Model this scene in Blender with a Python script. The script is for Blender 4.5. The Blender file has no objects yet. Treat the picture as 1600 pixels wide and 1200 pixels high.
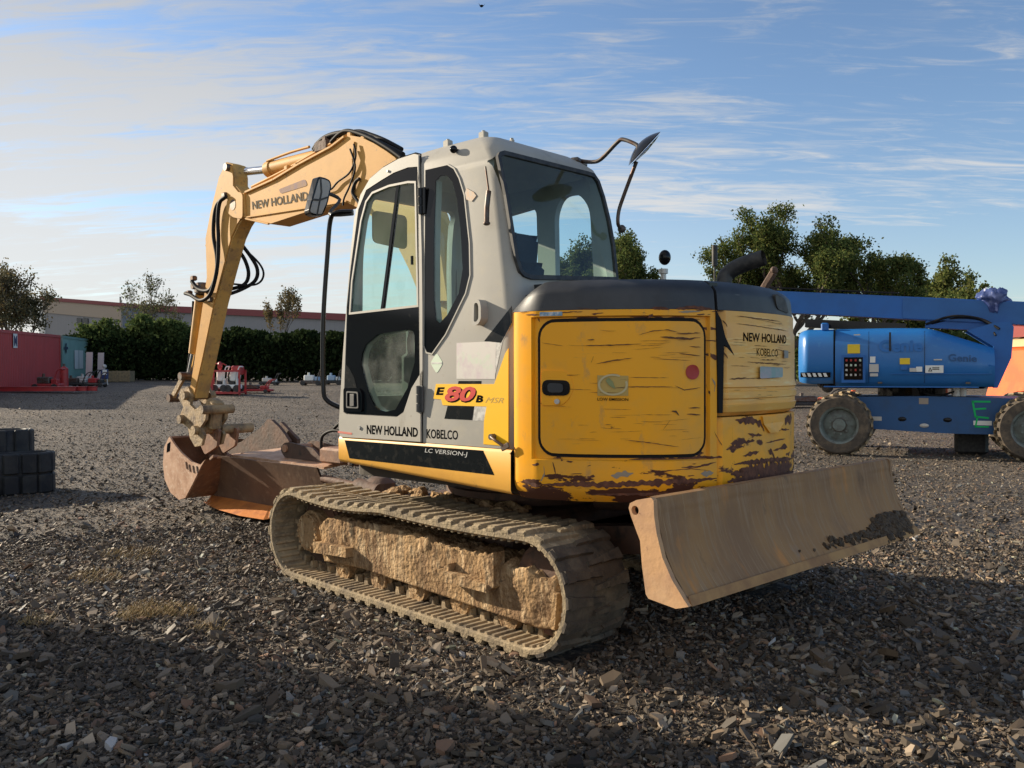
import bpy, math, random
import numpy as np
from mathutils import Vector, Matrix, noise
from mathutils.geometry import tessellate_polygon
R=math.radians
scene=bpy.context.scene
COL=scene.collection
# ------------------------------------------------------------------ camera, sky, sun
CAM=Vector((-4.167,4.139,1.405))
Fv=Vector((0.724,-0.69,-0.0144)).normalized(); Rv=Vector((-0.69,-0.724,-0.003)); Rv=(Rv-Fv*Rv.dot(Fv)).normalized(); Uv=Rv.cross(Fv)
cd=bpy.data.cameras.new('camera'); cam=bpy.data.objects.new('camera',cd); COL.objects.link(cam)
cam.matrix_world=Matrix(((Rv.x,Uv.x,-Fv.x,CAM.x),(Rv.y,Uv.y,-Fv.y,CAM.y),(Rv.z,Uv.z,-Fv.z,CAM.z),(0,0,0,1)))
cd.sensor_width=36; cd.lens=1373.4/1600*36; cd.clip_end=3000; cd.clip_start=.05
scene.camera=cam
SUN_AZ=20.0; SUN_EL=20.0
w=bpy.data.worlds.new('World'); scene.world=w; w.use_nodes=True
def world():
    nt=w.node_tree; n=nt.nodes; l=nt.links; n.clear()
    out=n.new('ShaderNodeOutputWorld'); bg=n.new('ShaderNodeBackground'); sky=n.new('ShaderNodeTexSky')
    sky.sky_type='NISHITA'; sky.sun_disc=False; sky.sun_elevation=R(SUN_EL); sky.sun_rotation=R(90-SUN_AZ)
    sky.air_density=1.0; sky.dust_density=.35; sky.ozone_density=2.2
    tc=n.new('ShaderNodeTexCoord'); sep=n.new('ShaderNodeSeparateXYZ'); l.new(tc.outputs['Generated'],sep.inputs[0])
    def M(op,a,b=None,c=None):
        m=n.new('ShaderNodeMath'); m.operation=op
        for i,v in enumerate((a,b,c)):
            if v is None: continue
            if isinstance(v,(int,float)): m.inputs[i].default_value=v
            else: l.new(v,m.inputs[i])
        return m.outputs[0]
    def D(vec,src=None):
        d=n.new('ShaderNodeVectorMath'); d.operation='DOT_PRODUCT'; l.new(src or tc.outputs['Generated'],d.inputs[0]); d.inputs[1].default_value=vec; return d.outputs['Value']
    z=M('ADD',M('MAXIMUM',sep.outputs[2],0.0),.14)
    fx=M('DIVIDE',D((Fv.x,Fv.y,0)),z); rx=M('DIVIDE',D((Rv.x,Rv.y,0)),z)
    def NS(a,b,sc,det,rough,dist,off=0):
        c=n.new('ShaderNodeCombineXYZ'); l.new(M('MULTIPLY',rx,a),c.inputs[0]); l.new(M('MULTIPLY_ADD',fx,b,M('MULTIPLY',rx,.12)),c.inputs[1]); c.inputs[2].default_value=off
        t=n.new('ShaderNodeTexNoise'); l.new(c.outputs[0],t.inputs['Vector']); t.inputs['Scale'].default_value=sc; t.inputs['Detail'].default_value=det; t.inputs['Roughness'].default_value=rough; t.inputs['Distortion'].default_value=dist; return t.outputs[0]
    big=NS(.35,.8,1.0,4,.5,.3,2.3); strk=NS(.55,2.6,1.3,8,.62,.5,7.1); fine=NS(1.5,6.5,2.4,7,.66,.9,4.4)
    sdot=D((math.cos(R(12)),math.sin(R(12)),0)); back=M('MAXIMUM',M('MULTIPLY',D((Fv.x,Fv.y,0)),-1.0),0.0)
    a=M('ADD',M('MULTIPLY',big,.55),M('MULTIPLY',strk,.42)); a=M('ADD',a,M('MULTIPLY_ADD',fine,.44,-.115)); a=M('ADD',a,M('MULTIPLY_ADD',sdot,.22,-.125)); a=M('ADD',a,M('MULTIPLY',back,.35))  # last term adds unseen cloud cover behind the camera as fill
    mr=n.new('ShaderNodeMapRange'); mr.interpolation_type='SMOOTHSTEP'; l.new(a,mr.inputs[0]); mr.inputs[1].default_value=.465; mr.inputs[2].default_value=.69; mr.inputs[3].default_value=0; mr.inputs[4].default_value=.88
    # thin haze veil near the horizon
    hz=n.new('ShaderNodeMapRange'); hz.interpolation_type='SMOOTHSTEP'; l.new(sep.outputs[2],hz.inputs[0]); hz.inputs[1].default_value=-.02; hz.inputs[2].default_value=.30; hz.inputs[3].default_value=.62; hz.inputs[4].default_value=0
    hside=M('MULTIPLY_ADD',sdot,.85,.10); hzz=M('MULTIPLY',hz.outputs[0],hside)
    mx=M('MAXIMUM',mr.outputs[0],hzz)
    mix=n.new('ShaderNodeMix'); mix.data_type='RGBA'; l.new(mx,mix.inputs['Factor'])
    gain=n.new('ShaderNodeVectorMath'); gain.operation='MULTIPLY'; l.new(sky.outputs[0],gain.inputs[0]); gain.inputs[1].default_value=(1.0,1.03,1.10)
    l.new(gain.outputs[0],mix.inputs['A']); elv=n.new('ShaderNodeMapRange'); elv.interpolation_type='SMOOTHSTEP'; l.new(sep.outputs[2],elv.inputs[0]); elv.inputs[1].default_value=.10; elv.inputs[2].default_value=.50; elv.inputs[3].default_value=1.0; elv.inputs[4].default_value=.66; cc=n.new('ShaderNodeVectorMath'); cc.operation='SCALE'; cc.inputs[0].default_value=(5.35,5.3,5.2); l.new(elv.outputs[0],cc.inputs['Scale']); l.new(cc.outputs[0],mix.inputs['B'])
    bk=n.new('ShaderNodeVectorMath'); bk.operation='SCALE'; l.new(mix.outputs['Result'],bk.inputs[0]); l.new(M('MULTIPLY_ADD',back,.4,1.0),bk.inputs['Scale'])  # added brightness behind the camera, fills the shaded rear panels
    l.new(bk.outputs[0],bg.inputs[0]); bg.inputs[1].default_value=.084
    l.new(bg.outputs[0],out.inputs[0])
world()
sd=bpy.data.lights.new('sun','SUN'); sd.energy=5.0; sd.angle=R(.53); sd.color=(1.0,.87,.68)
so=bpy.data.objects.new('sun',sd); COL.objects.link(so)
sv=Vector((math.cos(R(SUN_EL))*math.cos(R(SUN_AZ)),math.cos(R(SUN_EL))*math.sin(R(SUN_AZ)),math.sin(R(SUN_EL))))
so.rotation_euler=sv.to_track_quat('Z','Y').to_euler()
vs=scene.view_settings; vs.view_transform='Standard'; vs.look='None'; vs.gamma=1; vs.exposure=0.80
# ------------------------------------------------------------------ materials
MATS={}
def mat(name,col,rough=.6,metal=0,var=None,vscale=4,bump=0,bscale=40,extra=None,stretch=None,coat=0,vdetail=6,vlo=.42,vhi=.62,spec=None):
    if name in MATS: return MATS[name]
    m=bpy.data.materials.new(name); m.use_nodes=True; nt=m.node_tree; n=nt.nodes; l=nt.links
    b=n['Principled BSDF']; b.inputs['Base Color'].default_value=(*col,1); b.inputs['Roughness'].default_value=rough; b.inputs['Metallic'].default_value=metal
    if coat: b.inputs['Coat Weight'].default_value=coat
    if spec is not None: b.inputs['Specular IOR Level'].default_value=spec
    tc=n.new('ShaderNodeTexCoord'); mp=n.new('ShaderNodeMapping'); l.new(tc.outputs['Object'],mp.inputs[0])
    if stretch: mp.inputs['Scale'].default_value=stretch
    cur=None
    def rgb(c):
        r=n.new('ShaderNodeRGB'); r.outputs[0].default_value=(*c,1); return r.outputs[0]
    if var:
        cur=rgb(col)
        for (c2,sc,lo,hi,st) in (var if isinstance(var,list) else [(var,vscale,vlo,vhi,None)]):
            src=mp.outputs[0]
            if st: q=n.new('ShaderNodeMapping'); l.new(tc.outputs['Object'],q.inputs[0]); q.inputs['Scale'].default_value=st; src=q.outputs[0]
            t=n.new('ShaderNodeTexNoise'); l.new(src,t.inputs['Vector']); t.inputs['Scale'].default_value=sc; t.inputs['Detail'].default_value=vdetail; t.inputs['Roughness'].default_value=.62
            mr=n.new('ShaderNodeMapRange'); l.new(t.outputs[0],mr.inputs[0]); mr.inputs[1].default_value=lo; mr.inputs[2].default_value=hi
            mx=n.new('ShaderNodeMix'); mx.data_type='RGBA'; l.new(mr.outputs[0],mx.inputs['Factor']); l.new(cur,mx.inputs['A']); mx.inputs['B'].default_value=(*c2,1); cur=mx.outputs['Result']
    if extra: cur=extra(n,l,b,tc,cur if cur is not None else rgb(col))
    if cur is not None: l.new(cur,b.inputs['Base Color'])
    if bump:
        t=n.new('ShaderNodeTexNoise'); l.new(mp.outputs[0],t.inputs['Vector']); t.inputs['Scale'].default_value=bscale; t.inputs['Detail'].default_value=6
        bp=n.new('ShaderNodeBump'); bp.inputs['Strength'].default_value=bump; bp.inputs['Distance'].default_value=.02; l.new(t.outputs[0],bp.inputs['Height']); l.new(bp.outputs[0],b.inputs['Normal'])
    MATS[name]=m; return m
def zmask_extra(zlo,zhi,col,sc,thr,st=(1,1,1)):
    # chips that get denser below zlo (real rust at the scraped skirt)
    def f(n,l,b,tc,cur):
        q=n.new('ShaderNodeMapping'); l.new(tc.outputs['Object'],q.inputs[0]); q.inputs['Scale'].default_value=st
        t=n.new('ShaderNodeTexNoise'); l.new(q.outputs[0],t.inputs['Vector']); t.inputs['Scale'].default_value=sc; t.inputs['Detail'].default_value=8; t.inputs['Roughness'].default_value=.6
        s=n.new('ShaderNodeSeparateXYZ'); l.new(tc.outputs['Object'],s.inputs[0])
        mr=n.new('ShaderNodeMapRange'); l.new(s.outputs[2],mr.inputs[0]); mr.inputs[1].default_value=zlo; mr.inputs[2].default_value=zhi; mr.inputs[3].default_value=.20; mr.inputs[4].default_value=-.06
        a=n.new('ShaderNodeMath'); a.operation='ADD'; l.new(t.outputs[0],a.inputs[0]); l.new(mr.outputs[0],a.inputs[1])
        m2=n.new('ShaderNodeMapRange'); l.new(a.outputs[0],m2.inputs[0]); m2.inputs[1].default_value=thr; m2.inputs[2].default_value=thr+.025
        mx=n.new('ShaderNodeMix'); mx.data_type='RGBA'; l.new(m2.outputs[0],mx.inputs['Factor']); l.new(cur,mx.inputs['A']); mx.inputs['B'].default_value=(*col,1)
        m3=n.new('ShaderNodeMapRange'); l.new(m2.outputs[0],m3.inputs[0]); m3.inputs[3].default_value=.38; m3.inputs[4].default_value=.85; l.new(m3.outputs[0],b.inputs['Roughness'])
        return mx.outputs['Result']
    return f
RUST=(.085,.032,.018)
YEL=(.93,.405,.014)
m_yel=mat('worn_yellow_paint',YEL,.48,spec=.28,var=[((.74,.37,.06),2.5,.45,.7,None),((.42,.25,.10),9,.60,.75,(1,1,.5)),((.55,.26,.05),1.2,.68,.76,(3,3,30))],extra=zmask_extra(.80,1.0,RUST,6,.66,(1,1,3)),bump=.04,bscale=3)
m_cwl=mat('scraped_yellow_casting',YEL,.5,var=[((.62,.34,.08),3,.45,.7,None),((.40,.20,.06),1.4,.66,.74,(3,3,14))],extra=zmask_extra(.76,1.10,(.10,.040,.026),4.2,.60,(1,1,2.2)),bump=.10,bscale=14)
m_cover=mat('scuffed_yellow_cover',(.84,.45,.09),.45,var=[((.72,.38,.10),2.5,.45,.7,None),((.48,.24,.07),1.1,.68,.76,(3,3,40)),((.86,.60,.22),2,.55,.7,(2,2,18))],bump=.08,bscale=5)
m_boom=mat('faded_yellow_boom_paint',(.62,.335,.095),.6,spec=.15,var=[((.51,.28,.085),3,.45,.7,None),((.36,.22,.10),14,.60,.72,None)],bump=.05,bscale=6)
m_armback=mat('dusty_yellow_arm_paint',(.56,.33,.10),.8,spec=.15,var=[((.38,.23,.10),6,.45,.65,None),((.25,.15,.07),22,.56,.7,None)],bump=.3,bscale=30)
m_dark=mat('weathered_dark_plastic',(.022,.024,.028),.5,var=[((.042,.044,.048),3,.45,.7,None),((.20,.19,.17),1.6,.66,.72,(2,2,30))])
m_grey=mat('cab_grey_paint',(.385,.365,.32),.5,spec=.25,var=[((.33,.315,.275),2.2,.45,.7,None),((.42,.385,.31),7,.55,.75,None),((.25,.225,.18),1.6,.62,.74,(2,2,.7)),((.30,.27,.22),30,.66,.74,None)],bump=.02,bscale=3)
m_grey2=mat('inner_cab_grey',(.10,.11,.115),.7)
m_blk=mat('black_frame',(.006,.006,.007),.10,var=[((.022,.021,.018),18,.62,.8,None)],spec=.25)
m_rub=mat('black_rubber',(.018,.018,.019),.6,var=(.05,.047,.042),vscale=20)
m_hose=mat('black_hose',(.016,.016,.017),.6,spec=.12)
m_steel=mat('chrome_rod',(.62,.62,.64),.15,metal=1)
m_dsteel=mat('dark_steel',(.12,.11,.10),.5,metal=.6,var=(.10,.05,.03),vscale=12)
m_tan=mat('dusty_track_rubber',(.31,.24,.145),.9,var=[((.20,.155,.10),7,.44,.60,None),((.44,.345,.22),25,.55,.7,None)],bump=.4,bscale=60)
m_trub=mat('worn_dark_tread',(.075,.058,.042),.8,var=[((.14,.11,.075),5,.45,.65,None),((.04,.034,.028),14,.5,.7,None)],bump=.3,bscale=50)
m_inner=mat('track_inner_rubber',(.38,.285,.17),.9,var=[((.13,.10,.07),7,.45,.65,None)],bump=.3,bscale=50)
m_mud=mat('dried_mud',(.37,.24,.125),.95,spec=.1,var=[((.20,.125,.07),3,.44,.60,(1.5,1,.6)),((.55,.40,.24),12,.5,.68,(2,1,.5)),((.14,.09,.05),9,.60,.70,(2.5,1,.6)),((.12,.08,.05),38,.58,.70,None)],bump=1.0,bscale=42)
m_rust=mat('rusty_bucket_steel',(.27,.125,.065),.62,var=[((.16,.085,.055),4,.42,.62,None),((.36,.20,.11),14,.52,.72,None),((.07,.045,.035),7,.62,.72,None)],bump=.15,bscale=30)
m_rustlit=mat('sunlit_rusty_steel',(.50,.30,.19),.6,var=[((.34,.17,.09),5,.45,.65,None),((.58,.42,.30),22,.52,.72,None)],bump=.1,bscale=30)  # lighter copy of the bucket rust, sunlight put into the colour
m_orange=mat('fresh_orange_rust',(.62,.22,.05),.6,var=[((.42,.14,.04),6,.45,.65,None)],bump=.1)
m_drust=mat('dark_rusty_steel',(.085,.05,.035),.75,var=[((.15,.075,.045),4,.45,.65,None),((.03,.024,.02),9,.55,.7,None)],bump=.3,bscale=25)
m_blade=mat('blade_brown_steel',(.33,.185,.080),.72,metal=0,spec=.2,var=[((.25,.145,.075),1.6,.42,.60,(1,1.6,1)),((.52,.23,.07),2.2,.56,.70,(1,2.5,.8)),((.24,.20,.17),2.0,.60,.72,(1,1,1)),((.32,.21,.12),5,.5,.7,(1,9,.7)),((.40,.29,.17),6,.62,.70,(1,26,.5)),((.12,.08,.05),3,.60,.74,(1,2,1.2))],bump=.12,bscale=20)
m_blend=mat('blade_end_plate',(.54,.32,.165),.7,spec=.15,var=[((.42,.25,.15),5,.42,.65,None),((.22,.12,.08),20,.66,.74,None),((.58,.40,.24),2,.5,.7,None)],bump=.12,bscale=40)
m_decblk=mat('black_decal',(.008,.009,.010),.22,var=(.035,.032,.028),vscale=16,vlo=.52,vhi=.72,spec=.3)
m_decyel=mat('yellow_decal',(.90,.50,.01),.35)
m_decwhite=mat('faded_white_decal',(.55,.54,.50),.5,var=(.32,.31,.29),vscale=30)
m_label=mat('washed_out_label',(.52,.49,.45),.5,var=[((.46,.36,.40),9,.5,.7,None),((.42,.55,.38),6,.60,.75,None)])
m_palegrn=mat('pale_green_sticker',(.50,.60,.46),.5)
m_red=mat('red_decal',(.55,.02,.01),.4)
m_dkred=mat('dark_red_sticker',(.38,.02,.01),.4)
m_txt=mat('black_lettering',(.010,.010,.010),.95,spec=.0)
m_txtw=mat('grey_white_lettering',(.55,.55,.53),.5)
m_txtb=mat('faded_grey_lettering',(.20,.18,.15),.9,spec=.02)
m_pale=mat('pale_metal',(.5,.48,.44),.4,metal=.3)
m_seat=mat('dark_seat_cloth',(.015,.017,.020),.9)
m_mir=mat('mirror_glass',(.75,.78,.8),.03,metal=1)
def glass(name,tint,refl=1.0,mixk=.10):
    if name in MATS: return MATS[name]
    m=bpy.data.materials.new(name); m.use_nodes=True; n=m.node_tree.nodes; l=m.node_tree.links; n.clear()
    o=n.new('ShaderNodeOutputMaterial'); t=n.new('ShaderNodeBsdfTransparent'); t.inputs[0].default_value=(*tint,1)
    g=n.new('ShaderNodeBsdfGlossy'); g.inputs['Roughness'].default_value=.02
    lf=n.new('ShaderNodeLayerWeight'); lf.inputs[0].default_value=.5; lp=n.new('ShaderNodeMath'); lp.operation='POWER'; l.new(lf.outputs['Facing'],lp.inputs[0]); lp.inputs[1].default_value=4.5; lw=n.new('ShaderNodeMath'); lw.operation='MULTIPLY_ADD'; l.new(lp.outputs[0],lw.inputs[0]); lw.inputs[1].default_value=.9; lw.inputs[2].default_value=.05
    mx=n.new('ShaderNodeMixShader'); l.new(lw.outputs[0],mx.inputs[0]); l.new(t.outputs[0],mx.inputs[1]); l.new(g.outputs[0],mx.inputs[2])
    d=n.new('ShaderNodeBsdfDiffuse'); d.inputs[0].default_value=(.55,.56,.50,1)
    tc=n.new('ShaderNodeTexCoord'); ns=n.new('ShaderNodeTexNoise'); l.new(tc.outputs['Object'],ns.inputs['Vector']); ns.inputs['Scale'].default_value=5; ns.inputs['Detail'].default_value=8
    mr=n.new('ShaderNodeMapRange'); l.new(ns.outputs[0],mr.inputs[0]); mr.inputs[1].default_value=.4; mr.inputs[2].default_value=.75; mr.inputs[3].default_value=mixk*.25; mr.inputs[4].default_value=mixk*2
    m2=n.new('ShaderNodeMixShader'); l.new(mr.outputs[0],m2.inputs[0]); l.new(mx.outputs[0],m2.inputs[1]); l.new(d.outputs[0],m2.inputs[2]); l.new(m2.outputs[0],o.inputs[0])
    MATS[name]=m; return m
m_glass=glass('green_tinted_glass',(.80,.95,.90),mixk=.05)
m_glassd=glass('dusty_lower_glass',(.66,.82,.72),mixk=.14)
m_glassr=glass('rear_window_glass',(.66,.84,.84),mixk=.02)
# ------------------------------------------------------------------ mesh helpers
def link(name,me,m=None,parent=None,smooth=None):
    o=bpy.data.objects.new(name,me); COL.objects.link(o)
    if m is not None:
        for mm in (m if isinstance(m,(list,tuple)) else [m]): me.materials.append(mm)
    if smooth is not None and len(me.polygons):
        me.polygons.foreach_set('use_smooth',[True]*len(me.polygons)); me.set_sharp_from_angle(angle=R(smooth))
    if parent is not None: o.parent=parent
    return o
class MB:
    def __init__(s): s.v=[]; s.f=[]; s.mi=[]; s.m=0
    def add(s,vs_,fs):
        b=len(s.v); s.v+= [tuple(v) for v in vs_]; s.f+=[tuple(i+b for i in f) for f in fs]; s.mi+=[s.m]*len(fs); return s
    def box(s,c,d,rz=0,ry=0,rx=0,bev=0):
        M=Matrix.Rotation(rz,3,'Z')@Matrix.Rotation(ry,3,'Y')@Matrix.Rotation(rx,3,'X'); c=Vector(c)
        if bev:
            hx,hy,hz=d[0]/2,d[1]/2,d[2]/2; b=min(bev,hx*.9,hy*.9,hz*.9); P=[]
            rings=[(-hz,b),(-hz+b,0),(hz-b,0),(hz,b)]
            for z,i in rings:
                x,y=hx-i,hy-i; k=b
                P+= [(x,y-k,z),(x-k,y,z),(-x+k,y,z),(-x,y-k,z),(-x,-y+k,z),(-x+k,-y,z),(x-k,-y,z),(x,-y+k,z)]
            fs=[tuple(range(8))[::-1],tuple(range(24,32))]
            for r in range(3):
                for i in range(8): j=(i+1)%8; fs.append((r*8+i,r*8+j,r*8+8+j,r*8+8+i))
            return s.add([c+M@Vector(p) for p in P],fs)
        P=[c+M@Vector((x*d[0]/2,y*d[1]/2,z*d[2]/2)) for z in(-1,1) for y in(-1,1) for x in(-1,1)]
        return s.add(P,[(0,2,3,1),(4,5,7,6),(0,1,5,4),(1,3,7,5),(3,2,6,7),(2,0,4,6)])
    def cyl(s,a,b,r1,r2=None,n=20,cap=True):
        a=Vector(a); b=Vector(b); r2=r1 if r2 is None else r2; d=(b-a).normalized(); x=d.orthogonal().normalized(); y=d.cross(x); P=[]
        for c,r in((a,r1),(b,r2)):
            for i in range(n): t=2*math.pi*i/n; P.append(c+x*r*math.cos(t)+y*r*math.sin(t))
        fs=[(i,(i+1)%n,n+(i+1)%n,n+i) for i in range(n)]
        if cap: fs+=[tuple(range(n))[::-1],tuple(range(n,2*n))]
        return s.add(P,fs)
    def tube(s,pts,r,n=10,sub=6,cap=True):
        P=[Vector(p) for p in pts]
        if sub>1 and len(P)>2:
            Q=[]
            for i in range(len(P)-1):
                p0=P[max(i-1,0)];p1=P[i];p2=P[i+1];p3=P[min(i+2,len(P)-1)]
                for k in range(sub):
                    t=k/sub; Q.append(.5*((2*p1)+(p2-p0)*t+(2*p0-5*p1+4*p2-p3)*t*t+(3*p1-p0-3*p2+p3)*t**3))
            Q.append(P[-1]); P=Q
        rr=r if isinstance(r,(list,tuple)) else None
        T=[(P[min(i+1,len(P)-1)]-P[max(i-1,0)]).normalized() for i in range(len(P))]
        x=T[0].orthogonal().normalized(); V=[]
        for i,p in enumerate(P):
            x=(x-T[i]*x.dot(T[i])).normalized(); y=T[i].cross(x)
            ra=r if rr is None else rr[0]+(rr[1]-rr[0])*i/(len(P)-1)
            for k in range(n): a=2*math.pi*k/n; V.append(p+x*ra*math.cos(a)+y*ra*math.sin(a))
        fs=[]
        for i in range(len(P)-1):
            for k in range(n): j=(k+1)%n; fs.append((i*n+k,i*n+j,(i+1)*n+j,(i+1)*n+k))
        if cap: fs+=[tuple(range(n))[::-1],tuple(range((len(P)-1)*n,len(P)*n))]
        return s.add(V,fs)
    def plate(s,loops,front,back=None):
        """2D loops (first outer, rest holes) -> front(p), back(p) 3D maps"""
        fl=[p for L in loops for p in L]; tri=tessellate_polygon([[Vector((p[0],p[1],0)) for p in L] for L in loops]); n=len(fl)
        V=[front(p) for p in fl]; fs=[tuple(t) for t in tri]
        if back:
            V+=[back(p) for p in fl]; fs+=[tuple(i+n for i in t[::-1]) for t in tri]; b=0
            for L in loops:
                k=len(L)
                for i in range(k): j=(i+1)%k; fs.append((b+i,b+j,b+j+n,b+i+n))
                b+=k
        return s.add(V,fs)
    def prism(s,poly,ax,lo,hi):
        def mp(v):
            if ax==1: return lambda p:(p[0],v,p[1])
            if ax==0: return lambda p:(v,p[0],p[1])
            return lambda p:(p[0],p[1],v)
        return s.plate([poly],mp(lo),mp(hi))
    def grid(s,us,vs_,fn):
        b=[fn(u,v) for v in vs_ for u in us]; n=len(us)
        return s.add(b,[(j*n+i,j*n+i+1,(j+1)*n+i+1,(j+1)*n+i) for j in range(len(vs_)-1) for i in range(n-1)])
    def sphere(s,c,r,n=12,m=8,sc=(1,1,1)):
        V=[];fs=[]
        for j in range(m+1):
            t=math.pi*j/m
            for i in range(n): a=2*math.pi*i/n; V.append((c[0]+r*sc[0]*math.sin(t)*math.cos(a),c[1]+r*sc[1]*math.sin(t)*math.sin(a),c[2]+r*sc[2]*math.cos(t)))
        for j in range(m):
            for i in range(n): k=(i+1)%n; fs.append((j*n+i,j*n+k,(j+1)*n+k,(j+1)*n+i))
        return s.add(V,fs)
    def build(s,name,m,parent=None,smooth=None,fixn=True):
        me=bpy.data.meshes.new(name); me.from_pydata(s.v,[],s.f)
        if any(s.mi): me.polygons.foreach_set('material_index',s.mi)
        me.update()
        if fixn:
            import bmesh
            bm=bmesh.new(); bm.from_mesh(me); bmesh.ops.recalc_face_normals(bm,faces=bm.faces); bm.to_mesh(me); bm.free()
        return link(name,me,m,parent,smooth)
def rounded(pts,r,n=4):
    out=[];k=len(pts)
    for i in range(k):
        p=Vector(pts[i]);a=Vector(pts[i-1])-p;b=Vector(pts[(i+1)%k])-p; ra=min(r,a.length*.45,b.length*.45)
        A=p+a.normalized()*ra;B=p+b.normalized()*ra
        for j in range(n+1): t=j/n; q=A*(1-t)**2+p*2*t*(1-t)+B*t*t; out.append((q.x,q.y))
    return out
def shrink(pts,d):
    k=len(pts); area=sum(pts[i][0]*pts[(i+1)%k][1]-pts[(i+1)%k][0]*pts[i][1] for i in range(k)); sg=1 if area>0 else -1; out=[]
    for i in range(k):
        a=Vector(pts[i-1]);p=Vector(pts[i]);b=Vector(pts[(i+1)%k]); n1=(p-a).normalized(); n2=(b-p).normalized()
        m1=Vector((-n1.y,n1.x))*sg; m2=Vector((-n2.y,n2.x))*sg; q=(m1+m2); 
        if q.length<1e-4: q=m1
        q.normalize(); c=max(.5,q.dot(m1)); out.append(tuple(p+q*d/c))
    return out
def text(s,name,quad,fn,m,parent,shear=0,bold=.0,size_norm=True):
    """quad: BL,BR,TR,TL in 2D surface coords; fn maps a 2D surface coord to 3D"""
    cu=bpy.data.curves.new(name,'FONT'); cu.body=s; cu.shear=shear; cu.offset=bold; cu.resolution_u=3
    o=bpy.data.objects.new(name,cu); COL.objects.link(o); bpy.context.view_layer.update()
    me=bpy.data.meshes.new_from_object(o.evaluated_get(bpy.context.evaluated_depsgraph_get())); bpy.data.objects.remove(o)
    xs=[v.co.x for v in me.vertices]; ys=[v.co.y for v in me.vertices]; x0,x1,y0,y1=min(xs),max(xs),min(ys),max(ys)
    for v in me.vertices:
        a=(v.co.x-x0)/(x1-x0); b=(v.co.y-y0)/(y1-y0); q=[ (1-a)*(1-b)*quad[0][i]+a*(1-b)*quad[1][i]+a*b*quad[2][i]+(1-a)*b*quad[3][i] for i in (0,1)]
        v.co=fn(q)
    return link(name,me,m,parent)
def thing(name,label,cat,loc=(0,0,0),rz=0,group=None):
    o=bpy.data.objects.new(name,None); COL.objects.link(o); o.location=loc; o.rotation_euler=(0,0,rz); o.empty_display_size=.3
    o['label']=label; o['category']=cat
    if group: o['group']=group
    return o
def tag(o,label,cat,group=None):
    o['label']=label; o['category']=cat
    if group: o['group']=group
    return o
def stuff(o,label,cat): tag(o,label,cat); o['kind']='stuff'; return o
def boolean(oa,cutters,op='DIFFERENCE'):
    for c in cutters:
        md=oa.modifiers.new('b','BOOLEAN'); md.operation=op; md.object=c; md.solver='EXACT'
    bpy.context.view_layer.update()
    me=bpy.data.meshes.new_from_object(oa.evaluated_get(bpy.context.evaluated_depsgraph_get()))
    oa.modifiers.clear(); old=oa.data; oa.data=me
    for c in cutters: bpy.data.objects.remove(c)
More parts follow.
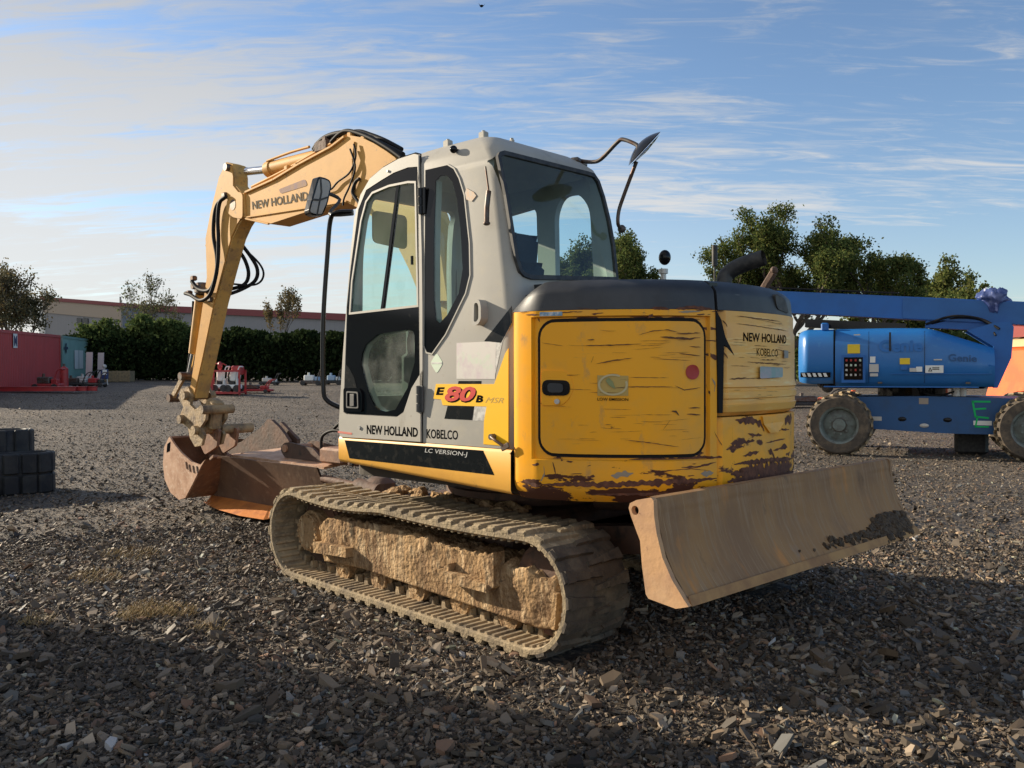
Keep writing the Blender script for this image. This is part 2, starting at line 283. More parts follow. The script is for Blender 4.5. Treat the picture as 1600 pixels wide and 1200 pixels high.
# ------------------------------------------------------------------ ground
def gz(x,y):
    D=math.hypot(x-CAM.x,y-CAM.y)
    if D<20: return 0.0
    if D<40: return .0021*(D-20)**2 if D<30 else .21+.042*(D-30)
    return .63+.014*(D-40)
def ground():
    rs=[0,1,2,3,4,5,6,7,8,9,10,12,14,16,18,20,22,24,26,28,30,32,34,36,38,40,45,50,60,75,100,150,250,500,1200,2500]; na=96; V=[];Fc=[]
    for r in rs:
        for i in range(na):
            a=2*math.pi*i/na; x=CAM.x+r*math.cos(a); y=CAM.y+r*math.sin(a); z=gz(x,y) if r<160 else gz(CAM.x+160,CAM.y)-0.0
            if r<20: z-=.004
            V.append((x,y,z))
    for j in range(len(rs)-1):
        for i in range(na): k=(i+1)%na; Fc.append((j*na+i,j*na+k,(j+1)*na+k,(j+1)*na+i))
    me=bpy.data.meshes.new('ground'); me.from_pydata(V,[],Fc)
    m=bpy.data.materials.new('slate_gravel'); m.use_nodes=True; n=m.node_tree.nodes; l=m.node_tree.links; b=n['Principled BSDF']; b.inputs['Roughness'].default_value=.75
    tc=n.new('ShaderNodeTexCoord')
    vo=n.new('ShaderNodeTexVoronoi'); vo.inputs['Scale'].default_value=34; vo.inputs['Randomness'].default_value=1; l.new(tc.outputs['Object'],vo.inputs['Vector'])
    cr=n.new('ShaderNodeValToRGB'); cr.color_ramp.elements[0].color=(.036,.031,.027,1); cr.color_ramp.elements[1].color=(.27,.205,.14,1); cr.color_ramp.elements[1].position=1.0
    e=cr.color_ramp.elements.new(.55); e.color=(.085,.070,.055,1)
    sp=n.new('ShaderNodeSeparateColor'); l.new(vo.outputs['Color'],sp.inputs[0]); l.new(sp.outputs[0],cr.inputs[0])
    ns=n.new('ShaderNodeTexNoise'); ns.inputs['Scale'].default_value=.35; ns.inputs['Detail'].default_value=6; l.new(tc.outputs['Object'],ns.inputs['Vector'])
    mr=n.new('ShaderNodeMapRange'); l.new(ns.outputs[0],mr.inputs[0]); mr.inputs[1].default_value=.35; mr.inputs[2].default_value=.7; mr.inputs[3].default_value=.75; mr.inputs[4].default_value=1.35
    mx=n.new('ShaderNodeMix'); mx.data_type='RGBA'; mx.blend_type='MULTIPLY'; mx.inputs['Factor'].default_value=1; l.new(cr.outputs[0],mx.inputs['A']); l.new(mr.outputs[0],mx.inputs['B'])
    l.new(mx.outputs['Result'],b.inputs['Base Color'])
    bp=n.new('ShaderNodeBump'); bp.inputs['Strength'].default_value=1.0; bp.inputs['Distance'].default_value=.035
    # each stone leans its own way
    v2=n.new('ShaderNodeTexVoronoi'); v2.inputs['Scale'].default_value=26; v2.feature='F1'; l.new(tc.outputs['Object'],v2.inputs['Vector'])
    n3=n.new('ShaderNodeTexNoise'); n3.inputs['Scale'].default_value=11; n3.inputs['Detail'].default_value=7; n3.inputs['Roughness'].default_value=.7; l.new(tc.outputs['Object'],n3.inputs['Vector'])
    ad=n.new('ShaderNodeMath'); ad.operation='MULTIPLY_ADD'; l.new(n3.outputs[0],ad.inputs[0]); ad.inputs[1].default_value=2.4; l.new(sp.outputs[1],ad.inputs[2])
    l.new(ad.outputs[0],bp.inputs['Height']); l.new(bp.outputs[0],b.inputs['Normal'])
    o=link('ground',me,m,smooth=60); o['kind']='structure'
ground()
def gravel():
    rng=np.random.default_rng(4)
    N1,N2,N3=185000,150000,2800
    def pos(n,r0,r1,pw):
        u=rng.random(n); r=(r0**pw+u*(r1**pw-r0**pw))**(1/pw); a=math.atan2(Fv.y,Fv.x)+rng.uniform(-.80,.80,n); return CAM.x+r*np.cos(a),CAM.y+r*np.sin(a),r
    x1,y1,r1=pos(N1,2.6,8.5,1.55); x2,y2,r2=pos(N2,6.0,39.5,.45); x3,y3,r3=pos(N3,2.6,5.6,1.2)
    x=np.concatenate([x1,x2,x3]); y=np.concatenate([y1,y2,y3]); rr=np.concatenate([r1,r2,r3])
    s=np.concatenate([rng.lognormal(math.log(.0085),.5,N1),rng.lognormal(math.log(.0125),.4,N2),rng.lognormal(math.log(.024),.33,N3)]); s=np.clip(s,.005,.06)
    # keep stones out from under the belts
    k=~((np.abs(x)<1.3)&(np.abs(np.abs(y)-.93)<.24)); x,y,s,rr=x[k],y[k],s[k],rr[k]; n=len(x)
    K=5; ang=rng.uniform(0,2*math.pi,(n,1))+np.linspace(0,2*math.pi,K,endpoint=False)[None]+rng.uniform(-.4,.4,(n,K))
    rad=rng.uniform(.55,1.35,(n,K)); el=rng.uniform(.30,.85,n)[:,None]; rot=rng.uniform(0,math.pi,n)[:,None]
    px=np.cos(ang)*rad; py=np.sin(ang)*rad*el; X=(px*np.cos(rot)-py*np.sin(rot)); Y=(px*np.sin(rot)+py*np.cos(rot))
    th=rng.uniform(.06,.30,n)[:,None]
    tilt=np.clip(rng.normal(0,.36,(n,2)),-.9,.9)
    top=np.stack([X*.93*s[:,None],Y*.93*s[:,None],(th+X*.93*tilt[:,:1]+Y*.93*tilt[:,1:]+rng.normal(0,.07,(n,K)))*s[:,None]],-1)
    bot=np.stack([X*s[:,None],Y*s[:,None],(-.25+X*tilt[:,:1]+Y*tilt[:,1:])*s[:,None]],-1)
    V=np.concatenate([top,bot],1); V[:,:,0]+=x[:,None]; V[:,:,1]+=y[:,None]
    lift=(np.abs(tilt).max(1)*s*.45+rng.uniform(0,.35,n)*s); D=rr; g=np.where(D>20,np.where(D<30,.0021*(D-20)**2,.21+.042*(D-30)),0)
    V[:,:,2]+=(lift+g)[:,None]
    V=V.reshape(-1,3).astype(np.float32)
    base=(np.arange(n)*2*K)[:,None]; tops=base+np.arange(K)[None]; sides=[]
    for i in range(K):
        j=(i+1)%K; sides.append(np.stack([base[:,0]+K+i,base[:,0]+K+j,base[:,0]+j,base[:,0]+i],-1))
    lv=np.concatenate([tops]+sides,1).reshape(-1); sizes=np.tile(np.array([K]+[4]*K),n)
    me=bpy.data.meshes.new('slate_stones'); me.vertices.add(len(V)); me.vertices.foreach_set('co',V.reshape(-1))
    me.loops.add(len(lv)); me.loops.foreach_set('vertex_index',lv.astype(np.int32)); me.polygons.add(len(sizes))
    me.polygons.foreach_set('loop_start',np.concatenate([[0],np.cumsum(sizes)[:-1]]).astype(np.int32)); me.polygons.foreach_set('use_smooth',np.zeros(len(sizes),bool)); me.update(calc_edges=True)
    t=rng.random(n); c=np.zeros((n,3)); br=(rng.lognormal(math.log(.082),.55,n)*(1+.28*np.sin(x*1.3+2*np.sin(y*.9))*np.sin(y*1.7+1.5*np.sin(x*.7))))[:,None]
    c[:]=np.array([1.24,.97,.70])[None]*br; w_=t<.22; c[w_]=np.array([1.42,1.02,.66])[None]*br[w_]*1.15; w_=(t>.22)&(t<.34); c[w_]=np.array([1.0,.97,.90])[None]*br[w_]; w_=(t>.34)&(t<.38); c[w_]=np.array([1.6,.95,.6])[None]*br[w_]*1.3; c=np.clip(c,.010,.36)
    ca=me.color_attributes.new('stone','FLOAT_COLOR','POINT'); cc=np.ones((n,2*K,4),np.float32); cc[:,:,:3]=c[:,None]; ca.data.foreach_set('color',cc.reshape(-1))
    m=bpy.data.materials.new('slate_stone'); m.use_nodes=True; nn=m.node_tree.nodes; l=m.node_tree.links; b=nn['Principled BSDF']; b.inputs['Roughness'].default_value=.66; b.inputs['Specular IOR Level'].default_value=.35
    at=nn.new('ShaderNodeVertexColor'); at.layer_name='stone'; l.new(at.outputs[0],b.inputs['Base Color'])
    o=link('slate_gravel',me,m); stuff(o,'loose grey and brown slate chippings covering the yard','gravel')
gravel()
def straw():
    random.seed(5); b=MB()
    for cx,cy,r,n in GRASS:
        for _ in range(n):
            a=random.uniform(0,6.28); q=r*math.sqrt(random.random()); x=cx+q*math.cos(a)*1.3; y=cy+q*math.sin(a)*1.0; h=random.uniform(.01,.05); t=random.uniform(0,6.28); L=random.uniform(.03,.09)
            p0=Vector((x,y,.008)); p1=p0+Vector((math.cos(t)*L*.5,math.sin(t)*L*.5,h)); p2=p0+Vector((math.cos(t)*L,math.sin(t)*L,h*.5)); w_=Vector((-math.sin(t),math.cos(t),0))*.0014
            b.add([p0-w_,p0+w_,p1+w_,p1-w_,p2],[(0,1,2,3),(3,2,4)])
    o=b.build('dry_grass',mat('straw',(.34,.22,.09),.8,var=(.2,.15,.05),vscale=30),fixn=False); stuff(o,'dry straw coloured grass growing between the stones','grass')
GC=[(1.023,2.115),(0.850,2.035),(0.952,2.235),(2.105,2.081),(0.416,2.042),(1.211,2.683),(2.680,1.635),(-1.063,1.593),(0.524,-6.300)]
GRASS=[(GC[0][0],GC[0][1],.13,260),(GC[1][0],GC[1][1],.10,200),(GC[2][0],GC[2][1],.10,200),(GC[3][0],GC[3][1],.16,180),(GC[4][0],GC[4][1],.08,60),(GC[5][0],GC[5][1],.08,80),(GC[6][0],GC[6][1],.2,200)]
straw()
# ------------------------------------------------------------------ EXCAVATOR
EX=thing('excavator','yellow and grey tracked excavator with worn paint parked in the middle of the yard','excavator')
A_UP=R(3.5117)
def up(o): o.rotation_euler=(0,0,A_UP); return o
def UB(b,name,m,parent=EX,smooth=None,fixn=True):
    o=b.build(name,m,parent,smooth,fixn)
    if parent is EX: up(o)
    return o
# --- tracks
def belt_path(n=400):
    xf,xr,zf,rf=1.115,-1.115,.318,.275; P=[]
    # bottom
    k=60
    for i in range(k): t=i/k; P.append((xr+(xf-xr)*t,.040))
    for i in range(60): a=-math.pi/2+math.pi*i/60; P.append((xf+rf*math.cos(a),zf-.0015+rf*math.sin(a)))
    for i in range(k): t=i/k; P.append((xf+(xr-xf)*t,.592-.030*math.sin(math.pi*min(1,t*2.2))*(t<.4545)-.014*math.sin(math.pi*max(0,(t-.4545)/.5455))))
    for i in range(60): a=math.pi/2+math.pi*i/60; P.append((xr+rf*math.cos(a),zf-.0015+rf*math.sin(a)))
    P=np.array(P); Q=np.vstack([P,P[:1]]); d=np.hypot(*np.diff(Q,axis=0).T); s=np.concatenate([[0],np.cumsum(d)]); L=s[-1]; t=np.linspace(0,L,n,endpoint=False)
    return np.stack([np.interp(t,s,Q[:,0]),np.interp(t,s,Q[:,1])],-1),L
BP,BL=belt_path()
def belt_at(s):
    n=len(BP); f=(s/BL%1)*n; i=int(f)%n; j=(i+1)%n; k=f-int(f); p=BP[i]*(1-k)+BP[j]*k; a=BP[(i-2)%n]; c=BP[(i+3)%n]; t=(c-a)/np.hypot(*(c-a)); return p,t,np.array([t[1],-t[0]])
def track(side):
    b=MB(); n=200; y0,y1=(.71,1.16) if side>0 else (-1.16,-.71)
    prof=[(y0,-.012),(y0,.010),(y0+.012,.018),(y1-.012,.018),(y1,.010),(y1,-.012),(y1-.01,-.018),(y0+.01,-.018)]
    for i in range(n):
        p,t,nn=belt_at(BL*i/n)
        for y,o in prof: b.v.append((p[0]+nn[0]*o,y,p[1]+nn[1]*o))
    K=len(prof)
    for i in range(n):
        j=(i+1)%n
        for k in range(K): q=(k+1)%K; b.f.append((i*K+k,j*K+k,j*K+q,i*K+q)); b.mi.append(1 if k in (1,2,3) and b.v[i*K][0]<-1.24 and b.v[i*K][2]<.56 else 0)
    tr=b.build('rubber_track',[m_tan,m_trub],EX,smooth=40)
    # tread lugs: two staggered rows of long bars with a short foot at the edge
    g=MB(); pitch=BL/56; rnd=random.Random(3)
    for i in range(56):
        for row in (0,1):
            s0=pitch*(i+.5*row)
            ya,yb=(y1+.002,y0+.19) if row==0 else (y0-.002,y1-.19)
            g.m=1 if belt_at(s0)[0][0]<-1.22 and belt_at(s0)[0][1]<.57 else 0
            for (u,v,w_,h) in ((0,.05,.030,.016),(.05,.24,.033,.021),(.24,.62,.024,.021),(.62,1,.015,.018)):
                V=[]
                for (yy,ww) in ((u,w_),(v,w_*.85)):
                    y=ya+(yb-ya)*yy; sk=.020*yy
                    for e,o in ((-ww,.012),(ww,.012),(ww*.78,.018+h*(.55 if yy==0 else 1)),(-ww*.78,.018+h*(.55 if yy==0 else 1))):
                        p,t,nn=belt_at(s0+e+sk); V.append((p[0]+nn[0]*o,y,p[1]+nn[1]*o))
                g.add(V,[(0,1,2,3),(7,6,5,4),(0,4,5,1),(1,5,6,2),(2,6,7,3),(3,7,4,0)])
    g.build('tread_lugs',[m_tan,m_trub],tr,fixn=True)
    g=MB()
    for i in range(112):
        s0=pitch*.5*(i+.25)
        for (ya,yb) in ((y1-.015,y1-.165),(y0+.015,y0+.165)):
            V=[]
            for y in (ya,yb):
                for e,o in ((-.013,-.014),(.013,-.014),(.009,-.030),(-.009,-.030)):
                    p,t,nn=belt_at(s0+e); V.append((p[0]+nn[0]*o,y,p[1]+nn[1]*o))
            g.add(V,[(0,1,2,3),(7,6,5,4),(0,4,5,1),(1,5,6,2),(2,6,7,3),(3,7,4,0)])
    g.build('inner_ribs',m_inner,tr)
    g=MB()
    for i in range(56):
        s0=pitch*(i+.5)
        for yc in (y0+.195,y1-.195):
            V=[]
            for dy,sc in ((-.02,1),(.02,1)):
                for e,o in ((-.022,-.016),(.022,-.016),(.012,-.062),(-.012,-.062)):
                    p,t,nn=belt_at(s0+e); V.append((p[0]+nn[0]*o,yc+dy,p[1]+nn[1]*o))
            g.add(V,[(0,1,2,3),(7,6,5,4),(0,4,5,1),(1,5,6,2),(2,6,7,3),(3,7,4,0)])
    g.build('drive_cogs',m_inner,tr)
    return tr
track(1); track(-1)
FO=[(0.905,0.270),(0.927,0.369),(0.831,0.440),(0.574,0.454),(0.159,0.451),(-0.655,0.414),(-1.246,0.355),(-1.245,0.153),(-1.110,0.128),(-0.440,0.149),(0.433,0.177),(0.882,0.155)]
def lumpy(poly,y0,y1,amp,seed,res=.012,name='track_frame',m=m_mud,parent=EX):
    """side frame slab: outer face broken into a fine grid and heaped with mud"""
    xs=[p[0] for p in poly]; x0,x1=min(xs),max(xs); b=MB()
    def zr(x):
        z=[];k=len(poly)
        for i in range(k):
            a,c=poly[i],poly[(i+1)%k]
            if (a[0]-x)*(c[0]-x)<=0 and a[0]!=c[0]: z.append(a[1]+(c[1]-a[1])*(x-a[0])/(c[0]-a[0]))
        return (min(z),max(z)) if len(z)>1 else (.2,.21)
    nx=int((x1-x0)/res); nz=28; us=[x0+1e-3+(x1-x0-2e-3)*i/nx for i in range(nx+1)]
    ring=[]
    for u in us:
        lo,hi=zr(u); row=[]
        sgn=1 if y1>y0 else -1
        for j in range(nz+1): row.append([u,y1,lo+(hi-lo)*j/nz])
        for j in range(1,9): row.append([u,y1+(y0-y1)*j/8,hi])
        for k,r in enumerate(row):
            q=Vector((r[0]*3+seed,r[1]*3,r[2]*3)); a=noise.fractal(q*2.2,1,2,4)*.5+.25; a2=noise.noise(Vector((r[0]*1.7+seed,r[2]*4,0)))
            mk=min(1,max(0,(noise.noise(Vector((r[0]*2.1+seed,r[2]*3,1)))+.15+ (r[2]-lo)/(hi-lo)*.35)*3)); amt=(max(0,a+a2*.6)+abs(noise.fractal(q*7,1,2,4))*.35)*amp*mk*(1.0 if k<=nz else 1.3)
            if 0<k<=nz: r[1]+=sgn*amt
            if k>=nz-1: r[2]+=abs(noise.fractal(q*4,1,2,4))*amp*1.3+amt*.6
        ring.append(row)
    L=len(ring[0])
    for row in ring: b.v+= [tuple(r) for r in row]
    for i in range(nx):
        for k in range(L-1): b.f.append((i*L+k,(i+1)*L+k,(i+1)*L+k+1,i*L+k+1)); b.mi.append(0)
    # ends and bottom
    n=len(b.v); 
    for i in range(nx+1): b.v.append((us[i],y0,zr(us[i])[0]))
    for i in range(nx): b.f.append((i*L,n+i,n+i+1,(i+1)*L)); b.mi.append(0)
    for i in (0,nx): b.f.append(tuple([i*L+k for k in range(L)]+[n+i])); b.mi.append(0)
    return b.build(name,m,parent,smooth=180)
for sgn in (1,-1):
    fr=lumpy(FO,.80*sgn,1.045*sgn,.034,2 if sgn>0 else 9)
    for x in (.72,.33,-.06,-.45,-.84):
        r=MB(); 
        for (ya,yb,ra) in ((.80,.86,.078),(.86,.95,.055),(.95,1.005,.078)): r.cyl((x,ya*sgn,.130),(x,yb*sgn,.130),ra,n=24)
        r.cyl((x,.8*sgn,.13),(x,1.02*sgn,.13),.026); r.box((x,1.012*sgn,.165),(.07,.03,.05),bev=.01)
        r.build('track_roller',m_mud,fr,smooth=40)
    if sgn>0:
        K1=[(-0.402,0.322),(-0.806,0.304),(-0.806,0.264),(-0.424,0.262)]; K2=[(-0.757,0.443),(-0.846,0.476),(-0.845,0.300),(-0.796,0.262)]; K3=[(0.904,0.287),(0.518,0.300),(0.518,0.244),(0.905,0.219)]; K4=[(-0.425,0.333),(-0.474,0.358),(-0.463,0.269),(-0.424,0.269)]; K5=[(-1.242,0.339),(-1.271,0.335),(-1.254,0.158),(-1.224,0.158)]
        for P_,d_ in ((K1,1.125),(K2,1.11),(K3,1.115),(K4,1.10),(K5,1.085)): g=MB(); g.prism(P_,1,1.03,d_); g.build('frame_bracket',m_mud,fr)
    h=MB(); h.cyl((1.115,.78*sgn,.315),(1.115,1.0*sgn,.315),.145,n=40); h.cyl((1.115,1.0*sgn,.315),(1.115,1.035*sgn,.315),.125,n=40)
    for i in range(18): a=2*math.pi*i/18; h.cyl((1.115+.112*math.cos(a),1.03*sgn,.315+.112*math.sin(a)),(1.115+.112*math.cos(a),1.045*sgn,.315+.112*math.sin(a)),.010,n=6)
    hb=h.build('drive_hub',m_mud,EX,smooth=40)
    s=MB(); s.cyl((1.115,.86*sgn,.315),(1.115,.93*sgn,.315),.215,n=40)
    for i in range(15): a=2*math.pi*i/15; s.box((1.115+.225*math.cos(a),.895*sgn,.315+.225*math.sin(a)),(.03,.05,.05),ry=-a)
    s.build('sprocket',m_drust,hb,smooth=40)
    s=MB(); s.cyl((-1.115,.85*sgn,.315),(-1.115,1.02*sgn,.315),.20,n=40); s.cyl((-1.115,.895*sgn,.315),(-1.115,.975*sgn,.315),.235,n=40); s.build('idler_wheel',m_drust,EX,smooth=40)
# carbody between the tracks
b=MB(); b.box((0,0,.47),(1.25,1.3,.22),bev=.03); b.box((.45,0,.42),(.35,1.58,.2),bev=.03); b.box((-.45,0,.42),(.35,1.58,.2),bev=.03); b.build('carbody',m_drust,EX)
random.seed(8); b=MB()
for i in range(60):
    x=random.uniform(-.5,.75); y=random.uniform(.45,.72); r=random.uniform(.02,.055); b.sphere((x,y,.575+r*.3),r,7,5,(1.3,1,.7))
o=b.build('dirt_heap',m_mud,EX)
for v in o.data.vertices: v.co+=Vector((noise.noise(v.co*30),noise.noise(v.co*30+Vector((5,0,0))),noise.noise(v.co*30+Vector((0,9,0)))))*.02
b=MB(); b.cyl((0,0,.58),(0,0,.76),.50,n=64); b.cyl((0,0,.62),(0,0,.66),.56,n=64); b.build('swing_bearing',m_drust,EX,smooth=40)
# --- dozer blade
EP=[(-1.771,0.814),(-1.778,0.835),(-1.813,0.852),(-1.891,0.871),(-1.904,0.859),(-1.908,0.789),(-1.921,0.720),(-1.950,0.625),(-1.999,0.540),(-2.053,0.475),(-2.081,0.444),(-2.018,0.424),(-1.877,0.440),(-1.863,0.457),(-1.843,0.573),(-1.833,0.679),(-1.802,0.741),(-1.781,0.785)]
HC=[(-1.806,0.807)][0]
bl=MB(); face=[(-1.894,0.866),(-1.904,0.824),(-1.908,0.789),(-1.921,0.720),(-1.950,0.625),(-1.999,0.540),(-2.053,0.475),(-2.081,0.444)]
def dens(P,n=5):
    out=[]
    for i in range(len(P)-1):
        for k in range(n): t=k/n; out.append((P[i][0]*(1-t)+P[i+1][0]*t,P[i][1]*(1-t)+P[i+1][1]*t))
    return out+[P[-1]]
def smoothp(P,it=8):
    P=[Vector(p) for p in P]
    for _ in range(it): P=[P[0]]+[(P[i-1]+P[i]*2+P[i+1])/4 for i in range(1,len(P)-1)]+[P[-1]]
    return [tuple(p) for p in P]
fd=smoothp(dens(face)); ys=[1.135-2.295*i/60 for i in range(61)]
def blf(k,y,off):
    p=fd[k]; return (p[0]+off,y,p[1]+(0 if off==0 else .0))
NB=len(fd)
bl.grid(list(range(NB)),ys,lambda k,y:(fd[int(k)][0]+.004*noise.noise(Vector((y*3,k*.3,0))),y,fd[int(k)][1]))
bl.grid(list(range(NB)),ys,lambda k,y:(fd[int(k)][0]+.03,y,fd[int(k)][1]+.004))
for e in (0,NB-1):
    bl.grid([0,1],ys,lambda k,y,e=e:(fd[e][0]+(.03*k),y,fd[e][1]+.004*k))
mb_=bl.build('dozer_blade',m_blade,EX,smooth=40,fixn=False)
hole=[(HC[0]+.020*math.cos(2*math.pi*i/16),HC[1]+.020*math.sin(2*math.pi*i/16)) for i in range(16)]
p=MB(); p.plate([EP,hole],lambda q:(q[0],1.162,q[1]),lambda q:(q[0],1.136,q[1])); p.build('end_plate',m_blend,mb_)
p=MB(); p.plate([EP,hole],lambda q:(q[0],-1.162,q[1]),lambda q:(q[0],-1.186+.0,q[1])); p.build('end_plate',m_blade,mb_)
p=MB(); c0=fd[NB-1]; c1=fd[NB-5]
p.add([(c0[0]-.004,1.14,c0[1]-.002),(c1[0]-.010,1.14,c1[1]+.01),(c1[0]-.010,-1.16,c1[1]+.01),(c0[0]-.004,-1.16,c0[1]-.002),(c0[0]+.02,1.14,c0[1]-.006),(c0[0]+.02,-1.16,c0[1]-.006)],[(0,1,2,3),(0,3,5,4),(0,4,1),(3,2,5)]); p.build('cutting_edge',mat('worn_cutting_edge',(.42,.24,.10),.7,spec=.15,var=(.26,.14,.07),vscale=4),mb_)
# mud stuck on the right end of the blade
random.seed(12); g=MB()
for i in range(420):
    t=abs(random.gauss(0,.42)); y=-.92+random.gauss(0,.10) if random.random()<.55 else -.95+t*.9; y=max(-1.12,min(.45,y)); k=random.gauss(NB-8,1.8 if y<-.7 else .9); k=max(NB-12,min(NB-3,int(k))); r=random.uniform(.006,.024)*(1.25 if y<-.75 else .8)
    g.sphere((fd[k][0]-.004,y,fd[k][1]),r,6,4,(.8,1.2,1))
for v in range(len(g.v)): q=Vector(g.v[v]); g.v[v]=tuple(q+Vector((noise.noise(q*40),noise.noise(q*40+Vector((7,0,0))),noise.noise(q*40+Vector((0,7,0)))))*.014)
g.build('blade_mud',mat('wet_mud',(.06,.042,.027),.9,var=(.11,.075,.045),vscale=30,bump=.8,bscale=80),mb_)
for y in (.42,-.42):
    p=MB(); p.add(*(lambda a,b:([(a[0],y-.07,a[1]-.08),(a[0],y+.07,a[1]-.08),(a[0],y+.07,a[1]+.08),(a[0],y-.07,a[1]+.08),(b[0],y-.07,b[1]-.07),(b[0],y+.07,b[1]-.07),(b[0],y+.07,b[1]+.07),(b[0],y-.07,b[1]+.07)],[(0,1,2,3),(7,6,5,4),(0,4,5,1),(1,5,6,2),(2,6,7,3),(3,7,4,0)]))((-.55,.42),(-1.93,.60))); p.build('blade_arm',m_drust,EX)
p=MB(); p.cyl((-.6,0,.60),(-1.3,0,.66),.055); p.cyl((-1.3,0,.66),(-1.88,0,.72),.03); p.build('blade_cylinder',m_drust,EX,smooth=40)
# --- upper deck
def SD(p,off=0): return (p[0],1.12-(p[1]-1)*.07+off,p[1])
sill=[(1.12,1.005),(1.130,.988),(1.130,.872),(1.118,.852),(1.04,.838)]
b=MB(); us=[.60,.585]+[.5-.1*i for i in range(14)]+[-.872]
def sillp(u,k):
    v,z=sill[int(k)]; t=(.6-u)/1.47; z=z if z>.95 else z-.072*max(0,t); q=.05 if u>.595 else 0; return (u+ (.03 if u<=.585 and False else 0),v-q,z+(q*.4 if k>1 else 0))
b.grid(us,[0,1,2,3,4],sillp)
b.grid(us,[0,1],lambda u,k:(u,1.12-.25*k-(.05 if u>.595 else 0),1.005)); b.grid([0,1],[0,1,2,3,4],lambda a,k:(.60-.03*a,sillp(.6,k)[1]-.3*a,sillp(.6,k)[2]))
UB(b,'side_sill',mat('sill_yellow_paint',(.90,.47,.08),.42,var=[((.74,.38,.08),3,.45,.7,None),((.35,.2,.09),12,.66,.74,None)]),smooth=50,fixn=True)
b=MB(); b.prism(rounded([(.58,1.02),(.62,.2),(.62,-1.08),(-.9,-1.08),(-1.5,-.6),(-1.66,0),(-1.5,.75),(-1.05,1.0)],.1),2,.765,.862); UB(b,'deck_plate',mat('deck_dark',(.05,.04,.03),.8))
def smap(off): return lambda q:(q[0],1.1285+off,q[1])
b=MB(); b.plate([[(0.521,0.985),(-0.675,0.992),(-0.757,0.870),(0.473,0.877)]],lambda q:(q[0],1.1312,q[1]),lambda q:(q[0],1.128,q[1])); sl=UB(b,'sill_decal',m_decblk)
def tq(l): return l
up(text('LC VERSION-J','decal_text',[(-0.221,0.948),(-0.563,0.947),(-0.561,0.977),(-0.219,0.978)],lambda q:(q[0],1.1319,q[1]),m_txtw,EX,shear=.2))
# --- cab shell
def lin(z,T):
    if z<=T[0][0]: return T[0][1]
    for (a,x),(b_,y) in zip(T,T[1:]):
        if z<=b_: return x+(y-x)*(z-a)/(b_-a)
    return T[-1][1]
UF=[(1.0,.610),(1.6,.628),(2.2,.630),(2.42,.600),(2.50,.545),(2.56,.47),(2.62,.36),(2.66,.24),(2.70,.06),(2.72,-.08),(2.73,-.2)]
UR=[(1.0,-.872),(1.6,-.872),(1.86,-.830),(2.548,-.690),(2.62,-.645),(2.67,-.58),(2.70,-.53),(2.72,-.47),(2.73,-.42)]
def cabring(z,ins=0,n=6):
    f=lin(z,UF)-ins; r=lin(z,UR)+ins; v1=1.12-(min(z,2.60)-1)*.07-ins; v0=.03+(min(z,2.6)-1)*.035+ins
    if z>2.60: k=(z-2.60)/.13; e=.20*(1-math.sqrt(max(0,1-min(1,k)**2)))**.8; v1-=e; v0+=e
    rad=.10 if z<2.55 else .10+.25*(z-2.55); rf=min(rad,.09); P=[]
    for (cx,cy,ra,a0) in ((f,v1,rf,0),(r,v1,.085,90),(r,v0,.085,180),(f,v0,rf,270)):
        sx=-1 if cx==f else 1; sy=-1 if cy==v1 else 1
        for i in range(n+1): a=R(a0+90*i/n); P.append((cx+sx*ra+ra*math.cos(a),cy+sy*ra+ra*math.sin(a),z-(ins if z>2.6 else 0)))
    return P
def cabsolid(ins,zlo):
    b=MB(); zs=[zlo,1.3,1.6,1.86,2.1,2.3,2.42,2.5,2.548,2.60,2.62,2.64,2.66,2.68,2.70,2.715,2.725,2.73]
    for z in zs: b.v+=cabring(z,ins)
    K=28
    for j in range(len(zs)-1):
        for i in range(K): k=(i+1)%K; b.f.append((j*K+i,j*K+k,(j+1)*K+k,(j+1)*K+i)); b.mi.append(0)
    b.f.append(tuple(range(K))[::-1]); b.mi.append(0); b.f.append(tuple(range((len(zs)-1)*K,len(zs)*K))); b.mi.append(0)
    return b
cab=cabsolid(0,1.008).build('cab',m_grey,EX)
inner=cabsolid(.045,1.06).build('cut',m_grey2,None)
def cut_v(loop,y0,y1): return MB().prism(loop,1,y0,y1).build('cut',m_grey2)
def cut_u(loop,x0,x1): return MB().prism(loop,0,x0,x1).build('cut',m_grey2)
DG=[(-0.031,2.504),(0.038,2.515),(0.214,2.518),(0.371,2.498),(0.430,2.451),(0.472,2.337),(0.532,1.965),(0.537,1.762),(-0.107,1.776)]
DLB=[(0.559,1.743),(-0.140,1.767),(-0.166,1.414),(-0.080,1.312),(-0.022,1.176),(0.033,1.148),(0.509,1.149),(0.542,1.160),(0.547,1.452)]
DLG=[(0.399,1.451),(0.392,1.517),(0.359,1.571),(0.253,1.628),(-0.021,1.647),(-0.066,1.642),(-0.085,1.612),(-0.097,1.458),(-0.046,1.312),(0.053,1.185),(0.139,1.171),(0.199,1.181),(0.249,1.202),(0.317,1.285)]
QB=[(-0.105,2.560),(-0.288,2.559),(-0.342,2.529),(-0.387,2.468),(-0.434,2.369),(-0.492,2.099),(-0.508,1.924),(-0.480,1.829),(-0.337,1.611),(-0.234,1.507),(-0.191,1.515),(-0.167,1.551)]
QG=[(-0.197,2.486),(-0.239,2.509),(-0.292,2.497),(-0.336,2.458),(-0.379,2.359),(-0.422,2.177),(-0.451,1.963),(-0.430,1.832),(-0.346,1.717),(-0.286,1.673),(-0.253,1.693),(-0.230,1.802),(-0.206,2.129)]
